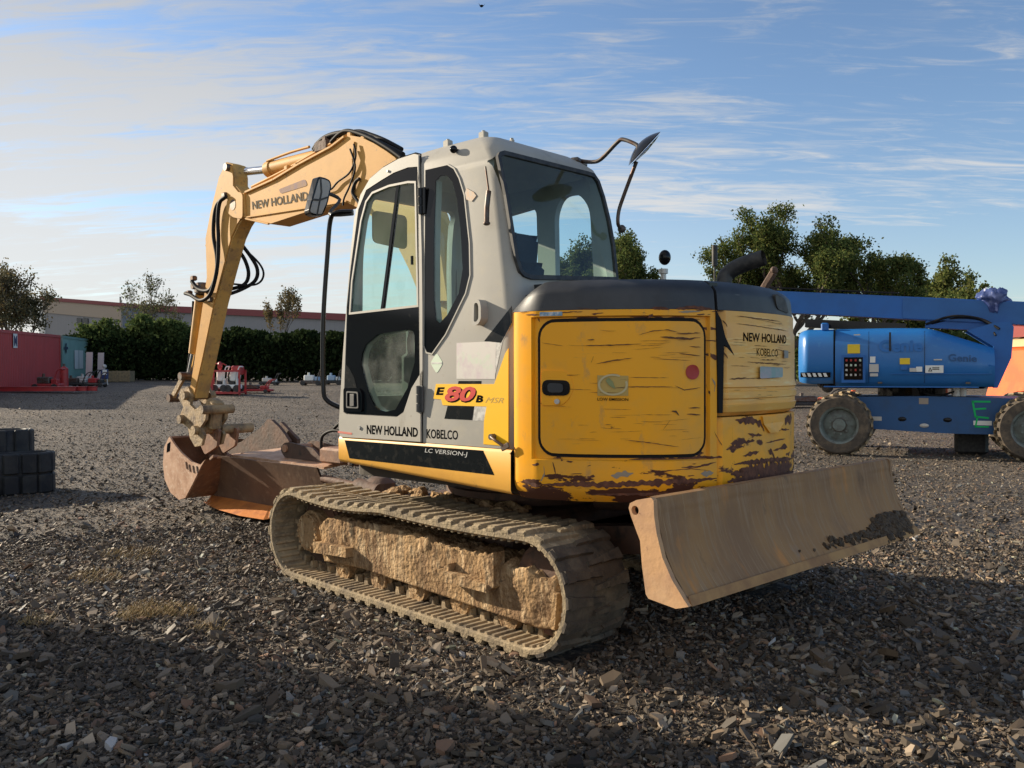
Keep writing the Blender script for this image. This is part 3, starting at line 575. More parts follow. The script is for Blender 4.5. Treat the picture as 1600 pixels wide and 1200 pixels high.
RW=[(1.020,2.534),(1.005,2.555),(0.967,2.569),(0.247,2.577),(0.186,2.575),(0.152,2.541),(0.128,2.450),(0.113,2.306),(0.115,2.149),(0.145,1.945),(0.921,1.897),(0.974,1.906),(0.998,1.928),(1.014,2.005),(1.009,2.331)]
cuts=[inner,cut_v(DG,.8,1.3),cut_v(DLG,.8,1.3),cut_v(QG,.8,1.3),cut_u(shrink(RW,.006),-1.1,-.6)]
cuts.append(cut_u(rounded([(.16,1.25),(.95,1.25),(.93,2.50),(.18,2.50)],.08),.45,.9))
cuts.append(cut_v(rounded([(-.64,1.45),(-.31,1.45),(-.32,2.40),(-.38,2.50),(-.52,2.50),(-.60,2.40)],.08),-.2,.3))
cuts.append(cut_v(rounded([(-.17,1.25),(.50,1.25),(.50,2.40),(-.17,2.46)],.06),-.2,.3))
boolean(cab,cuts)
cab.data.polygons.foreach_set('use_smooth',[True]*len(cab.data.polygons)); cab.data.set_sharp_from_angle(angle=R(28)); up(cab)
CB=cab
def cb(b,name,m,smooth=None,parent=None,fixn=True): return b.build(name,m,parent or CB,smooth,fixn)
# door
DO=[(-0.051,2.662),(-0.007,2.677),(0.136,2.671),(0.284,2.641),(0.404,2.593),(0.492,2.503),(0.545,2.358),(0.565,2.127),(0.577,1.808),(0.590,1.489),(0.594,1.071),(0.574,0.996),(-0.190,1.005)]
DFR=[(-0.037,2.586),(0.044,2.595),(0.171,2.584),(0.289,2.556),(0.429,2.518),(0.497,2.408),(0.545,2.045),(0.564,1.807),(0.559,1.743),(0.542,1.160),(0.509,1.149),(0.033,1.148),(-0.022,1.176),(-0.080,1.312),(-0.166,1.414),(-0.140,1.767),(-0.113,2.065),(-0.070,2.439)]
so_=MB(); so_.plate([DO],lambda q:SD(q,.0035),lambda q:SD(q,-.002)); 
sg=MB(); DOs=shrink(DO,.007); sg.plate([shrink(DO,-.004),shrink(DO,.004)],lambda q:SD(q,.0008),lambda q:SD(q,-.003)); cb(sg,'door_seam',m_blk)
d=MB(); d.plate([DOs,shrink(DFR,-.004)],lambda q:SD(q,.012),lambda q:SD(q,-.002)); DR=cb(d,'door',m_grey)
d=MB(); d.plate([DFR,DG,DLG],lambda q:SD(q,.009),lambda q:SD(q,-.01)); cb(d,'door_frame',m_blk,parent=DR)
d=MB(); gi=shrink(DG,.0); d.plate([shrink(DG,-.003),shrink(DG,.010)],lambda q:SD(q,.013),lambda q:SD(q,.006)); cb(d,'window_trim',m_grey,parent=DR)
d=MB(); d.plate([DG],lambda q:SD(q,.001)); cb(d,'door_glass',m_glass,parent=DR)
d=MB(); d.plate([DLG],lambda q:SD(q,.004)); cb(d,'lower_glass',m_glassd,parent=DR)
bar=[(0.148,2.508),(0.124,2.505),(0.216,1.774),(0.240,1.775)]
d=MB(); d.plate([bar],lambda q:SD(q,.006),lambda q:SD(q,-.012)); cb(d,'sash_bar',m_blk,parent=DR)
hd=[(0.548,1.306),(0.388,1.307),(0.360,1.273),(0.351,1.165),(0.536,1.160)]
d=MB(); d.plate([rounded(hd,.02)],lambda q:SD(q,.020),lambda q:SD(q,.0)); 
DH=cb(d,'door_handle',m_blk,parent=DR); hd2=[(0.507,1.287),(0.392,1.284),(0.378,1.184),(0.499,1.184)]
d=MB(); d.plate([rounded(hd2,.012),rounded(shrink(hd2,.009),.01)],lambda q:SD(q,.028),lambda q:SD(q,.019)); d.plate([[(0.461,1.271),(0.423,1.272),(0.417,1.198),(0.455,1.197)]],lambda q:SD(q,.034),lambda q:SD(q,.019)); cb(d,'pull',m_dark,parent=DR)
d=MB(); d.plate([[(0.547,1.452),(0.513,1.428),(0.456,1.369),(0.426,1.307),(0.548,1.306)]],lambda q:SD(q,.0105),lambda q:SD(q,.006)); cb(d,'grip_pad',m_decblk,parent=DR)
dt=[(0.374,1.068),(0.286,1.121)]
d=MB(); q=dt[0]; c=SD(q,.012); d.cyl(c,(c[0],c[1]+.008,c[2]),.011,n=16); q=[(0.226,2.605)][0]; c=SD(q,.012); d.cyl(c,(c[0],c[1]+.008,c[2]),.008,n=12); cb(d,'lock',m_pale,parent=DR)
for hz in ([(-0.090,2.458),(-0.101,2.305)],[(-0.156,1.327),(-0.166,1.176)]):
    d=MB(); (u,z0),(u2,z1)=hz; v=SD((u,z0),.012)[1]
    for k in range(3): zz=z0+(z1-z0)*(k+.5)/3; d.cyl((u,v+.012,zz-(z0-z1)*.15),(u,v+.012,zz+(z0-z1)*.15),.014,n=12)
    d.box((u-.012,v+.006,(z0+z1)/2),(.05,.012,(z0-z1)),bev=.004); cb(d,'door_hinge',m_blk if hz[0][1]>1.8 else mat('hinge_grey',(.06,.06,.06),.5))
d=MB(); q=[(-0.037,2.046),(-0.057,2.003)]; c=SD(q[0],.014); d.box(c,(.012,.012,.05)); cb(d,'latch',m_blk,parent=DR)
sk=[(0.610,1.027),(0.434,1.027)]
d=MB(); d.plate([[(0.591,1.039),(0.448,1.034),(0.447,1.022),(0.590,1.027)]],lambda q:SD(q,.0135),lambda q:SD(q,.011)); cb(d,'red_sticker',mat('faded_red',(.55,.12,.08),.5),parent=DR)
# quarter window
d=MB(); d.plate([QB,QG],lambda q:SD(q,.004),lambda q:SD(q,-.008)); cb(d,'quarter_window_frame',m_blk)
d=MB(); d.plate([QG],lambda q:SD(q,.002)); cb(d,'quarter_window_glass',m_glassr)
d=MB(); d.plate([shrink(QB,-.008),shrink(QB,.0)],lambda q:SD(q,.006),lambda q:SD(q,-.004)); cb(d,'quarter_window_trim',m_grey)
# rear window
RP=lambda off:(lambda q:(-1.2406+.22*q[1]-off,q[0],q[1]+off*.2))
d=MB(); d.plate([shrink(RW,-.010),shrink(RW,.014)],RP(.012),RP(-.006)); cb(d,'rear_window_seal',m_rub)
d=MB(); d.plate([RW],RP(.003)); cb(d,'rear_window_glass',m_glassr)
d=MB(); d.plate([rounded([(.15,1.24),(.96,1.24),(.94,2.51),(.17,2.51)],.08)],lambda q:(.60,q[0],q[1])); cb(d,'windshield_glass',m_glass)
# decals on the cab side
def dec(loops,m,name,off=.0015,parent=None):
    d=MB(); d.plate([loops],lambda q:SD(q,off),lambda q:SD(q,-.001)); return cb(d,name,m,parent=parent)
dec([(-0.826,1.741),(-0.638,1.565),(-0.763,1.553),(-0.831,1.652)],m_decblk,'black_stripe_decal')
dec([(-0.831,1.652),(-0.773,1.561),(-0.751,1.472),(-0.726,1.369),(-0.651,1.369),(-0.723,1.556)],m_decwhite,'speckled_decal',.0012)
dec([(-0.588,1.222),(-0.683,1.225),(-0.669,1.147),(-0.584,1.144)],m_decwhite,'speckled_decal',.0012)
DY=[(-0.817,1.524),(-0.796,1.498),(-0.727,1.339),(-0.278,1.336),(-0.263,1.254),(-0.326,1.251),(-0.341,1.220),(-0.679,1.221),(-0.665,1.147),(-0.668,1.024),(-0.847,1.023)]
dec(DY,m_decyel,'yellow_stripe_decal',.0022)
dec([(-0.457,1.354),(-0.630,1.355),(-0.629,1.336),(-0.453,1.335)],m_decblk,'black_block_decal'); dec([(-0.380,1.217),(-0.588,1.222),(-0.574,1.147),(-0.359,1.147)],m_decblk,'black_block_decal')
dec(rounded([(-0.222,1.453),(-0.271,1.510),(-0.328,1.452),(-0.279,1.392)],.02),m_palegrn,'diamond_sticker')
dec([(-0.233,1.457),(-0.317,1.456),(-0.318,1.447),(-0.233,1.448)],m_decwhite,'sticker_bar',.0024)
dec([(-0.428,1.560),(-0.727,1.562),(-0.730,1.365),(-0.441,1.365)],m_label,'faded_label')
SDf=lambda off:(lambda q:SD(q,off))
text('NEW HOLLAND','maker_text',[(0.303,1.033),(-0.160,1.036),(-0.156,1.091),(0.308,1.088)],SDf(.0126),m_txt,DR,bold=.032)
text('KOBELCO','maker_text',[(-0.220,1.033),(-0.473,1.037),(-0.470,1.087),(-0.216,1.085)],SDf(.0008),m_txt,CB,bold=.018)
text('E','model_text',[(-0.282,1.275),(-0.340,1.276),(-0.352,1.319),(-0.295,1.318)],SDf(.0029),m_txt,CB,bold=.05)
text('80','model_shadow',[(-0.361,1.234),(-0.592,1.238),(-0.606,1.321),(-0.362,1.326)],SDf(.0029),m_txt,CB,shear=.15,bold=.06)
text('80','model_number',[(-0.353,1.241),(-0.584,1.246),(-0.599,1.324),(-0.362,1.326)],SDf(.0036),m_red,CB,shear=.15,bold=.035)
text('B','model_text',[(-0.597,1.241),(-0.649,1.241),(-0.659,1.278),(-0.609,1.280)],SDf(.0029),m_txt,CB,bold=.05)
text('MSR','model_suffix',[(-0.668,1.241),(-0.798,1.241),(-0.803,1.269),(-0.678,1.270)],SDf(.0029),mat('dim_gold',(.50,.30,.05),.4),CB,shear=.25)
# lever at the lower rear corner, handle loop, marker lights
q=[(-0.744,1.067),(-0.823,1.045),(-0.614,1.793),(-0.623,1.660),(-0.694,1.657),(-0.685,1.789)]
d=MB(); c=SD(q[0],0); d.cyl(c,(c[0],c[1]+.03,c[2]),.016,n=14); d.tube([(c[0],c[1]+.025,c[2]),(c[0]-.04,c[1]+.035,c[2]-.015),(c[0]-.09,c[1]+.03,c[2]-.04)],.008); d.box((c[0]-.105,c[1]+.03,c[2]-.045),(.06,.012,.03),ry=.4,bev=.004); cb(d,'cover_latch',m_dsteel,smooth=40)
hl=[(-0.586,1.781),(-0.638,1.785),(-0.655,1.750),(-0.660,1.675),(-0.633,1.646),(-0.590,1.651)]
d=MB(); d.plate([rounded(hl,.02),rounded(shrink(hl,.018),.01)],SDf(.055),SDf(.0)); cb(d,'step_handle',m_grey)
q=[(-0.345,2.636),(-0.423,2.608)]
c=SD(q[0],-.03); 
d=MB(); d.cyl((c[0],c[1]-.02,c[2]),(c[0],c[1]+.04,c[2]),.008,n=10); d.sphere((c[0],c[1]+.045,c[2]),.022,12,8); cb(d,'rubber_stop',m_blk,smooth=60)
c=SD(q[1],-.03)
d=MB(); d.sphere((c[0],c[1],c[2]),.045,16,8,(1.1,.35,.55)); cb(d,'marker_lens',mat('grey_lens',(.28,.29,.31),.3),smooth=60)
# whip antenna on the rear pillar
q=[(-0.651,2.185),(-0.655,2.356),(-0.622,2.491)]
d=MB(); v=1.045; c=[SD(x,.035) for x in q]; d.tube([c[0],((c[0][0]+c[1][0])/2,c[0][1],(c[0][2]+c[1][2])/2),c[1]],.014,sub=2); d.tube([c[1],c[2]],.005,sub=1); d.sphere((c[0][0],c[0][1],c[0][2]),.02,10,6,(1,1,.6)); cb(d,'aerial',m_dsteel,smooth=50)
# worn bare patch on the pillar
q=[(-0.452,2.406),(-0.508,2.376),(-0.530,2.353),(-0.497,2.326),(-0.456,2.342),(-0.439,2.376)]
dec(q,mat('bare_patch',(.52,.34,.20),.6,var=(.40,.36,.30),vscale=40),'bare_paint_patch',.0045)
# roof furniture
for (u,v,h,s_) in ((-.42,.90,.035,.05),(-.16,.93,.028,.05),(-.47,.72,.018,.03),(.12,.93,.012,.05)):
    d=MB(); zr_=2.708 if u<-.1 else 2.69
    d.box((u,v-.04,zr_+h*.4),(s_,s_*.8,h+.02),bev=.006); d.cyl((u,v-.04,zr_+h*.7),(u,v-.04,zr_+h+.014),.010,n=8); cb(d,'roof_boss',m_grey)
# side grab rail at the cab front
gp=[(u,v,z) for (u,z),v in zip([(0.595,2.412),(0.696,2.413),(0.753,2.371),(0.775,2.147),(0.795,1.737),(0.786,1.328),(0.750,1.227),(0.650,1.177)],(1.0,1.05,1.06,1.07,1.09,1.10,1.10,1.06))]
gp=[(max(.60,a),b_,c) for a,b_,c in gp]
d=MB(); d.tube(gp,.015,sub=5); cb(d,'grab_rail',m_blk,smooth=60)
# interior
IN=MB(); IN.box((-.38,.58,1.75),(.10,.44,.62),ry=-.16,bev=.04); IN.box((-.15,.58,1.45),(.46,.46,.12),bev=.04); ST=cb(IN,'seat',m_seat)
IN=MB(); IN.box((-.47,.60,2.10),(.09,.26,.20),ry=-.1,bev=.04); cb(IN,'headrest',m_seat)
IN=MB(); IN.box((-.15,.58,1.2),(.5,.5,.35),bev=.03); IN.box((-.0,.86,1.42),(.5,.10,.20),bev=.03); IN.box((0.,.28,1.42),(.5,.10,.20),bev=.03); cb(IN,'console',mat('interior_plastic',(.05,.052,.05),.7))
for y in (.86,.28):
    IN=MB(); IN.tube([(.22,y,1.48),(.23,y,1.6),(.20,y,1.66)],.012); IN.sphere((.20,y,1.69),.03,10,8,(1,1,1.6)); cb(IN,'joystick',m_blk,smooth=60)
IN=MB(); IN.box((.46,.60,1.30),(.10,.2,.45),bev=.02); IN.tube([(.40,.5,1.1),(.37,.5,1.6)],.011); IN.tube([(.40,.68,1.1),(.37,.68,1.6)],.011); IN.box((.1,.58,1.075),(.95,.9,.02)); cb(IN,'travel_levers',mat('interior_plastic',(.05,.052,.05),.7))
IN=MB(); IN.plate([rounded([(.30,1.50),(.62,1.50),(.62,1.72),(.30,1.72)],.02)],lambda q:(.52,q[0],q[1]),lambda q:(.54,q[0],q[1])); cb(IN,'monitor',m_grey2)
q=[(0.393,2.457),(0.159,2.426),(0.147,2.271),(0.368,2.305)]
IN=MB(); IN.plate([rounded([(.64,2.20),(.92,2.22),(.92,2.42),(.64,2.42)],.04)],lambda q:(.50,q[0],q[1]),lambda q:(.51,q[0],q[1])); cb(IN,'sun_visor',mat('visor_yellow',(.42,.34,.12),.6))
IN=MB(); IN.box((.58,.12,1.85),(.04,.05,1.3)); cb(IN,'inner_pillar',m_grey2)
# --- rear body shell
CPT=[(-.87,1.12),(-.95,1.128),(-1.04,1.122),(-1.13,1.085),(-1.24,1.04),(-1.36,.965),(-1.48,.87),(-1.58,.77),(-1.66,.65),(-1.72,.52),(-1.755,.36),(-1.77,.18),(-1.77,.02),(-1.75,-.16),(-1.70,-.32),(-1.60,-.48),(-1.47,-.64),(-1.33,-.80),(-1.18,-.94),(-1.0,-1.06),(-.88,-1.10)]
_s=[0.0]
for a_,b_ in zip(CPT,CPT[1:]): _s.append(_s[-1]+math.hypot(b_[0]-a_[0],b_[1]-a_[1]))
def cps(s,off=0):
    s=max(0,min(_s[-1]-1e-6,s)); i=0
    while _s[i+1]<s: i+=1
    k=(s-_s[i])/(_s[i+1]-_s[i]); a=Vector(CPT[i]);b_=Vector(CPT[i+1]); p=a.lerp(b_,k)
    def nrm(j):
        a=Vector(CPT[max(j-1,0)]);b=Vector(CPT[min(j+1,len(CPT)-1)]); t=(b-a).normalized(); return Vector((t.y,-t.x))
    n_=nrm(i).lerp(nrm(i+1),k).normalized()
    if n_.dot(p)<0: n_=-n_
    return p+n_*off
def CS(q,off=0): p=cps(q[0],off); return (p.x,p.y,q[1])
def srange(a,b_,st=.03):
    n_=max(1,int((b_-a)/st)); return [a+(b_-a)*i/n_ for i in range(n_+1)]
def ins(z):
    if z<.86: t=(.86-z)/.10; return -.055*t*t
    if z>1.70: t=(z-1.70)/.16; return -.012*t-.07*max(0,t-.6)**2*6
    return 0
SE=_s[-1]
# engine side panel: proud column, then the panel stepped in
def eoff(s,z):
    o=ins(z)
    if .142<s<1.043 and .972<z<1.672: o-=.022
    return o
zs=[.765,.775,.79,.81,.83,.86,.90,.94,.969,.975,1.0,1.1,1.25,1.4,1.55,1.668,1.6725,1.69,1.702]
ss=[0,.01,.03,.06,.10,.125,.139,.145]+srange(.17,1.0,.03)+[1.02,1.040,1.046,1.06,1.085]
b=MB(); b.grid(ss,zs,lambda s,z:CS((s,z),eoff(s,z)-(.02*(1-s/.03)**2 if s<.03 else 0)))
b.grid([0,1],zs,lambda k,z:(CS((0,z),eoff(0,z)-.02)[0],CS((0,z),eoff(0,z)-.02)[1]-.12*k,z))
b.grid([0,1],zs,lambda k,z:CS((1.085,z),eoff(1.085,z)-.06*k)); EP_=UB(b,'engine_side_panel',m_yel,smooth=35)
# counterweight: lower casting and upper cover
zs=[.76,.77,.785,.80,.82,.86,.92,1.0,1.08,1.14,1.165,1.175]
def coff(s,z):
    o=ins(z)+.004
    return o
b=MB(); b.grid(srange(1.087,SE),zs,lambda s,z:CS((s,z),coff(s,z)+(-.02*((1.12-s)/.033)**2 if s<1.12 else 0)))
b.grid(srange(1.087,SE),[0,1],lambda s,k:CS((s,1.175-.0*k),.004-.10*k))
# cast lug window in the middle
for sc_ in (1.42,1.70): pass
CW=UB(b,'counterweight',m_cwl,smooth=35)
zs=[1.180,1.186,1.20,1.235,1.240,1.25,1.262,1.268,1.30,1.306,1.318,1.324,1.36,1.45,1.55,1.60,1.615,1.65,1.69,1.702]
def covoff(s,z):
    o=.0
    if z<1.2: o-=.03*(1.2-z)/.02
    if 1.205<z<1.33: o+=.010
    if 1.24<=z<=1.262: o-=.008
    if 1.306<=z<=1.318: o-=.008
    if z>1.6: o-=.008
    e=min(1,max(0,(s-1.115)/.03)); return ins(z)+o+.006-.03*(1-e)
b=MB(); b.grid([1.115,1.12,1.13,1.145]+srange(1.17,SE),zs,lambda s,z:CS((s,z),covoff(s,z)))
b.grid([0,1],zs,lambda k,z:CS((1.115,z),covoff(1.115,z)-.06*k)); CV=UB(b,'counterweight_cover',m_cover,smooth=30)
b=MB(); b.grid([1.075,1.13],[.9,1.3,1.6,1.7,1.84],lambda s,z:CS((s,z),-.045)); UB(b,'cover_gap',m_blk)
# torn flap at the gap
b=MB(); b.plate([[(1.075,1.702),(1.105,1.653),(1.132,1.572),(1.197,1.481),(1.155,1.512),(1.123,1.534),(1.114,1.197),(1.090,1.197)]],lambda q:CS(q,.008),lambda q:CS(q,-.02)); UB(b,'gap_seal',mat('pure_black_gap',(.004,.004,.004),.9))
# dark top band
def boff(s,z):
    t=(z-1.704)/.150; return -.006-.016*t-(.075*max(0,t-.55)**2*4.9)
zb=[1.704,1.72,1.75,1.78,1.80,1.82,1.835,1.845,1.852,1.856]
def bt(s,z):
    k=0 if s>.22 else (1-s/.22); zz=1.704+(z-1.704)*(1-.30*k*k); return CS((s,zz),boff(s,z)-.10*k*k*max(0,(z-1.704)/.152))
for (a,c,nm) in ((0.0,1.078,'hood_band'),(1.095,SE,'counterweight_top')):
    b=MB(); b.grid(srange(a,c),zb,bt); e=[bt(s,zb[-1]) for s in srange(a,c)]; n0=len(b.v)
    b.v+=e; cxy=[(p[0]*.55-.25,p[1]*.55,1.868) for p in e]; b.v+=cxy; m_=len(e)
    for i in range(m_-1): b.f.append((n0+i,n0+i+1,n0+m_+i+1,n0+m_+i)); b.mi.append(0)
    for ed in (a,c):
        b.grid([0,1],zb,lambda k,z,ed=ed:tuple(Vector(bt(ed,z)).lerp(Vector((-.5,.2 if ed>.5 else .6,z)),.12*k)))
    UB(b,nm,m_dark,smooth=35)
b=MB(); b.prism([(-.6,.9),(-.9,.9),(-1.2,.5),(-1.25,0),(-1.2,-.5),(-.7,-1.0),(.5,-1.0),(.5,-.25),(-.6,-.1)],2,1.80,1.862); UB(b,'hood_top',m_dark)
b=MB(); b.prism([(-.86,1.0),(-1.05,.98),(-1.5,.7),(-1.62,.3),(-1.62,-.2),(-1.2,-.85),(-.8,-1.05),(.6,-1.05),(.6,-.35),(-.85,-.05)],2,.80,1.80); UB(b,'engine_core',mat('engine_dark',(.02,.02,.02),.9))
b=MB(); b.prism(rounded([(.6,-.45),(.6,-1.1),(-.9,-1.1),(-.9,-.45)],.05),2,.80,1.55); UB(b,'right_side_body',m_yel)
# window-like recess at the top right of the counterweight
b=MB(); b.plate([rounded([(1.591,1.812),(1.740,1.794),(1.807,1.715),(1.622,1.732)],.03)],lambda q:CS(q,-.004-.0),lambda q:CS(q,-.03)); UB(b,'vent_recess',m_rub)
# engine door
ED=[(0.187,1.648),(1.016,1.642),(1.016,1.002),(0.185,1.000)]
s0,s1=ED[0][0],ED[1][0]; z1=(ED[0][1]+ED[1][1])/2; z0=(ED[2][1]+ED[3][1])/2; rc=.075
def dz(s,rr=rc,g=0):
    d0=s-(s0-g); d1=(s1+g)-s; e=min(d0,d1); rr=rr+g
    return 0 if e>=rr else rr-math.sqrt(max(0,rr*rr-(rr-e)**2))
def edoor(g,off,dep,name,m,par=None):
    b=MB(); cols=[s0-g,s0-g+.004,s0-g+.012,s0-g+.03,s0-g+.05]+srange(s0+.06,s1-.06,.03)+[s1+g-.05,s1+g-.03,s1+g-.012,s1+g-.004,s1+g]
    for s in cols:
        k=dz(s,rc,g); zl,zh=z0-g+k,z1+g-k
        for z in (zl,(zl+zh)/2,zh): b.v.append(CS((s,z),off+.012*math.sin(math.pi*(s-s0)/(s1-s0))*(1 if z==(zl+zh)/2 else .2)))
        for z in (zl,(zl+zh)/2,zh): b.v.append(CS((s,z),off-dep))
    for i in range(len(cols)-1):
        a,c=i*6,(i+1)*6
        for j in (0,1): b.f.append((a+j,c+j,c+j+1,a+j+1)); b.mi.append(0)
        for j in (0,2): b.f.append((a+j,c+j,c+j+3,a+j+3)); b.mi.append(0)
    for a in (0,(len(cols)-1)*6):
        for j in (0,1): b.f.append((a+j,a+j+1,a+j+4,a+j+3)); b.mi.append(0)
    return b.build(name,m,par or EX,smooth=30)
up(edoor(.017,-.018,.02,'door_gap_seal',mat('pure_black_gap',(.004,.004,.004),.9))); EDR=up(edoor(0,-.010,.015,'engine_door',m_yel)); DOFF=.004
def patch(pts,off,m,name,parent,r=.0,thick=.002):
    b=MB(); P=rounded(pts,r) if r else pts; b.plate([P],lambda q:CS(q,off),lambda q:CS(q,off-thick)); return b.build(name,m,parent)
def dsh(s): return -.010+.012*math.sin(math.pi*(s-s0)/(s1-s0))
patch([(0.196,1.408),(0.318,1.407),(0.350,1.373),(0.363,1.323),(0.340,1.273),(0.301,1.238),(0.195,1.237)],dsh(s0+.08)+.006,m_yel,'handle_surround',EDR,.02,.02)
patch([(0.202,1.364),(0.344,1.360),(0.344,1.286),(0.202,1.285)],dsh(s0+.07)+.012,m_blk,'paddle_handle',EDR,.035,.006); patch([(0.232,1.348),(0.311,1.345),(0.311,1.301),(0.232,1.301)],dsh(s0+.07)+.018,m_dark,'paddle',EDR,.02,.006)
c=[(0.280,1.257)][0]; p0=CS(c,dsh(c[0])); p1=CS(c,dsh(c[0])+.02); b=MB(); b.cyl(p0,p1,.013,n=14); b.build('key_lock',m_pale,EDR,smooth=40)
def disc(cpx,r,off,m,name,parent):
    P=[(cpx[0]+r*math.cos(2*math.pi*i/28),cpx[1]+r*math.sin(2*math.pi*i/28)) for i in range(28)]; return patch(P,off,m,name,parent)
c=[(0.948,1.399)][0]; disc(c,.036,dsh(c[0])+.005,m_dkred,'red_dot_sticker',EDR)
# low emission sticker: faded ring with a leaf
m_le=mat('faded_gold_sticker',(.50,.33,.08),.5); m_le2=mat('faded_green_print',(.24,.26,.10),.5); m_le3=mat('pale_print',(.55,.46,.24),.5)
patch([(0.479,1.385),(0.627,1.382),(0.626,1.286),(0.479,1.286)],dsh(.55)+.0035,m_le,'emission_sticker',EDR)
c=[(0.553,1.339)][0]
b=MB(); N=28
for i in range(N):
    a0=R(60+320*i/N);a1=R(60+320*(i+1)/N); w0=.009
    b.add([CS((c[0]+(.062)*math.cos(a)*1.15,c[1]+(.052)*math.sin(a)),dsh(c[0])+.0065) for a in (a0,a1)]+[CS((c[0]+(.062-w0)*math.cos(a)*1.15,c[1]+(.052-w0)*math.sin(a)),dsh(c[0])+.0065) for a in (a1,a0)],[(0,1,2,3)])
b.build('sticker_ring',m_le3,EDR)
patch([(c[0]-.035,c[1]+.02),(c[0]-.02,c[1]+.035),(c[0]+.0,c[1]+.015),(c[0]+.012,c[1]-.02),(c[0]-.005,c[1]-.012),(c[0]-.02,c[1]-.0)],dsh(c[0])+.006,m_le2,'sticker_bird',EDR)
text('LOW EMISSION','sticker_text',[(0.479,1.263),(0.626,1.261),(0.626,1.275),(0.479,1.277)],lambda q:CS(q,dsh(q[0])+.005),m_txt,EDR,bold=.01)
patch([(0.190,1.696),(0.306,1.696),(0.306,1.676),(0.190,1.676)],.003,mat('blue_tag',(.16,.30,.42),.5,var=(.6,.6,.6),vscale=60),'blue_tag',EP_)
text('NEW HOLLAND','maker_text',[(1.263,1.552),(1.730,1.549),(1.730,1.595),(1.263,1.597)],lambda q:CS(q,covoff(q[0],1.5)+.0012),m_txt,CV,bold=.022)
text('KOBELCO','maker_text',[(1.383,1.481),(1.606,1.478),(1.606,1.515),(1.383,1.520)],lambda q:CS(q,covoff(q[0],1.5)+.0012),m_txt,CV,bold=.0)
patch([(1.671,1.513),(1.731,1.512),(1.731,1.473),(1.671,1.472)],.018,mat('grey_tag',(.22,.22,.20),.5),'grey_tag',CV)
patch([(1.395,1.427),(1.642,1.421),(1.642,1.370),(1.395,1.365)],.020,mat('blurred_plate',(.40,.36,.38),.5,var=(.24,.36,.34),vscale=12),'faded_plate',CV,.01)
# --- paint chips and scratches
DOORSCR=[([(0.405,1.528),(0.550,1.530),(0.691,1.535)],.004),([(0.473,1.441),(0.559,1.456),(0.648,1.468)],.004),([(0.676,1.578),(0.744,1.597),(0.815,1.603),(0.888,1.588)],.003),([(0.781,1.569),(0.871,1.563),(0.931,1.560),(0.994,1.567)],.008),([(0.861,1.584),(0.994,1.589)],.005),
([(0.630,1.375),(0.824,1.372)],.002),([(0.630,1.329),(0.844,1.328)],.0035),([(0.854,1.334),(0.904,1.312),(0.994,1.324)],.0035),([(0.837,1.211),(0.861,1.208),(0.877,1.189)],.010),([(0.924,1.225),(0.994,1.224)],.005),([(0.917,1.195),(0.994,1.190)],.005),([(0.430,1.556),(0.464,1.558)],.005),([(0.877,1.489),(0.994,1.477)],.004),([(0.864,1.473),(0.864,1.446)],.004),([(0.931,1.523),(0.997,1.520)],.003),([(0.282,1.320),(0.451,1.314)],.0015),([(0.608,1.073),(0.697,1.064),(0.877,1.037)],.003),([(0.744,1.464),(0.938,1.455)],.002),([(0.461,1.478),(0.448,1.444)],.004),([(0.189,1.247),(0.212,1.244)],.006),([(0.196,1.546),(0.308,1.529)],.0018),([(0.793,1.119),(0.831,1.171)],.0022)]
FRAMESCR=[([(0.237,1.653),(0.374,1.653),(0.560,1.650),(0.744,1.649),(0.979,1.647)],.007),([(0.358,1.653),(0.396,1.668),(0.452,1.670),(0.486,1.660)],.012),([(0.636,1.665),(0.682,1.670),(0.744,1.673),(0.806,1.658)],.015),([(0.806,1.661),(0.898,1.659),(1.001,1.654)],.012),([(0.738,1.706),(0.784,1.707),(0.825,1.701)],.012),([(0.858,1.705),(0.954,1.712),(1.057,1.705)],.016),([(1.008,1.614),(1.090,1.609)],.010),([(1.031,1.486),(1.098,1.464),(1.109,1.455)],.018),([(1.027,1.555),(1.094,1.549)],.004),([(1.068,1.107),(1.094,1.065),(1.127,1.023)],.005),
([(0.608,0.971),(0.712,0.981),(0.837,0.976),(0.971,0.982),(1.169,0.979)],.012),([(0.887,0.938),(0.971,0.938),(1.079,0.956)],.008),([(0.194,0.845),(0.372,0.856),(0.558,0.856),(0.712,0.866),(0.870,0.870),(1.083,0.877)],.024),([(0.450,0.805),(0.650,0.811),(0.870,0.814),(1.123,0.818)],.014),([(0.254,0.958),(0.267,0.917),(0.274,0.871)],.020),([(0.248,0.973),(0.281,0.978),(0.307,0.969)],.018),([(0.143,0.941),(0.185,0.946)],.012),([(0.170,1.664),(0.180,1.651)],.014),([(0.086,0.863),(0.135,0.841),(0.191,0.839)],.016),([(0.425,0.891),(0.466,0.895)],.012),([(1.027,1.589),(1.031,1.542),(1.027,1.495)],.006),([(1.038,1.339),(1.046,1.283)],.012),([(1.034,1.233),(1.038,1.177)],.014),([(0.469,1.004),(0.559,1.005)],.012),([(0.954,0.998),(1.023,1.002)],.012),([(0.712,0.919),(0.937,0.930),(1.045,0.916)],.003),([(1.072,1.684),(1.098,1.665),(1.102,1.637)],.012),([(0.374,1.715),(0.483,1.700)],.002)]
PRIM=[([(0.543,0.900),(0.604,0.906),(0.650,0.913)],.022),([(0.191,0.861),(0.214,0.900),(0.208,0.937)],.014),([(0.990,0.903),(1.064,0.906)],.018),([(1.053,1.370),(1.075,1.339),(1.068,1.301)],.018),([(0.871,1.689),(0.990,1.694)],.008)]
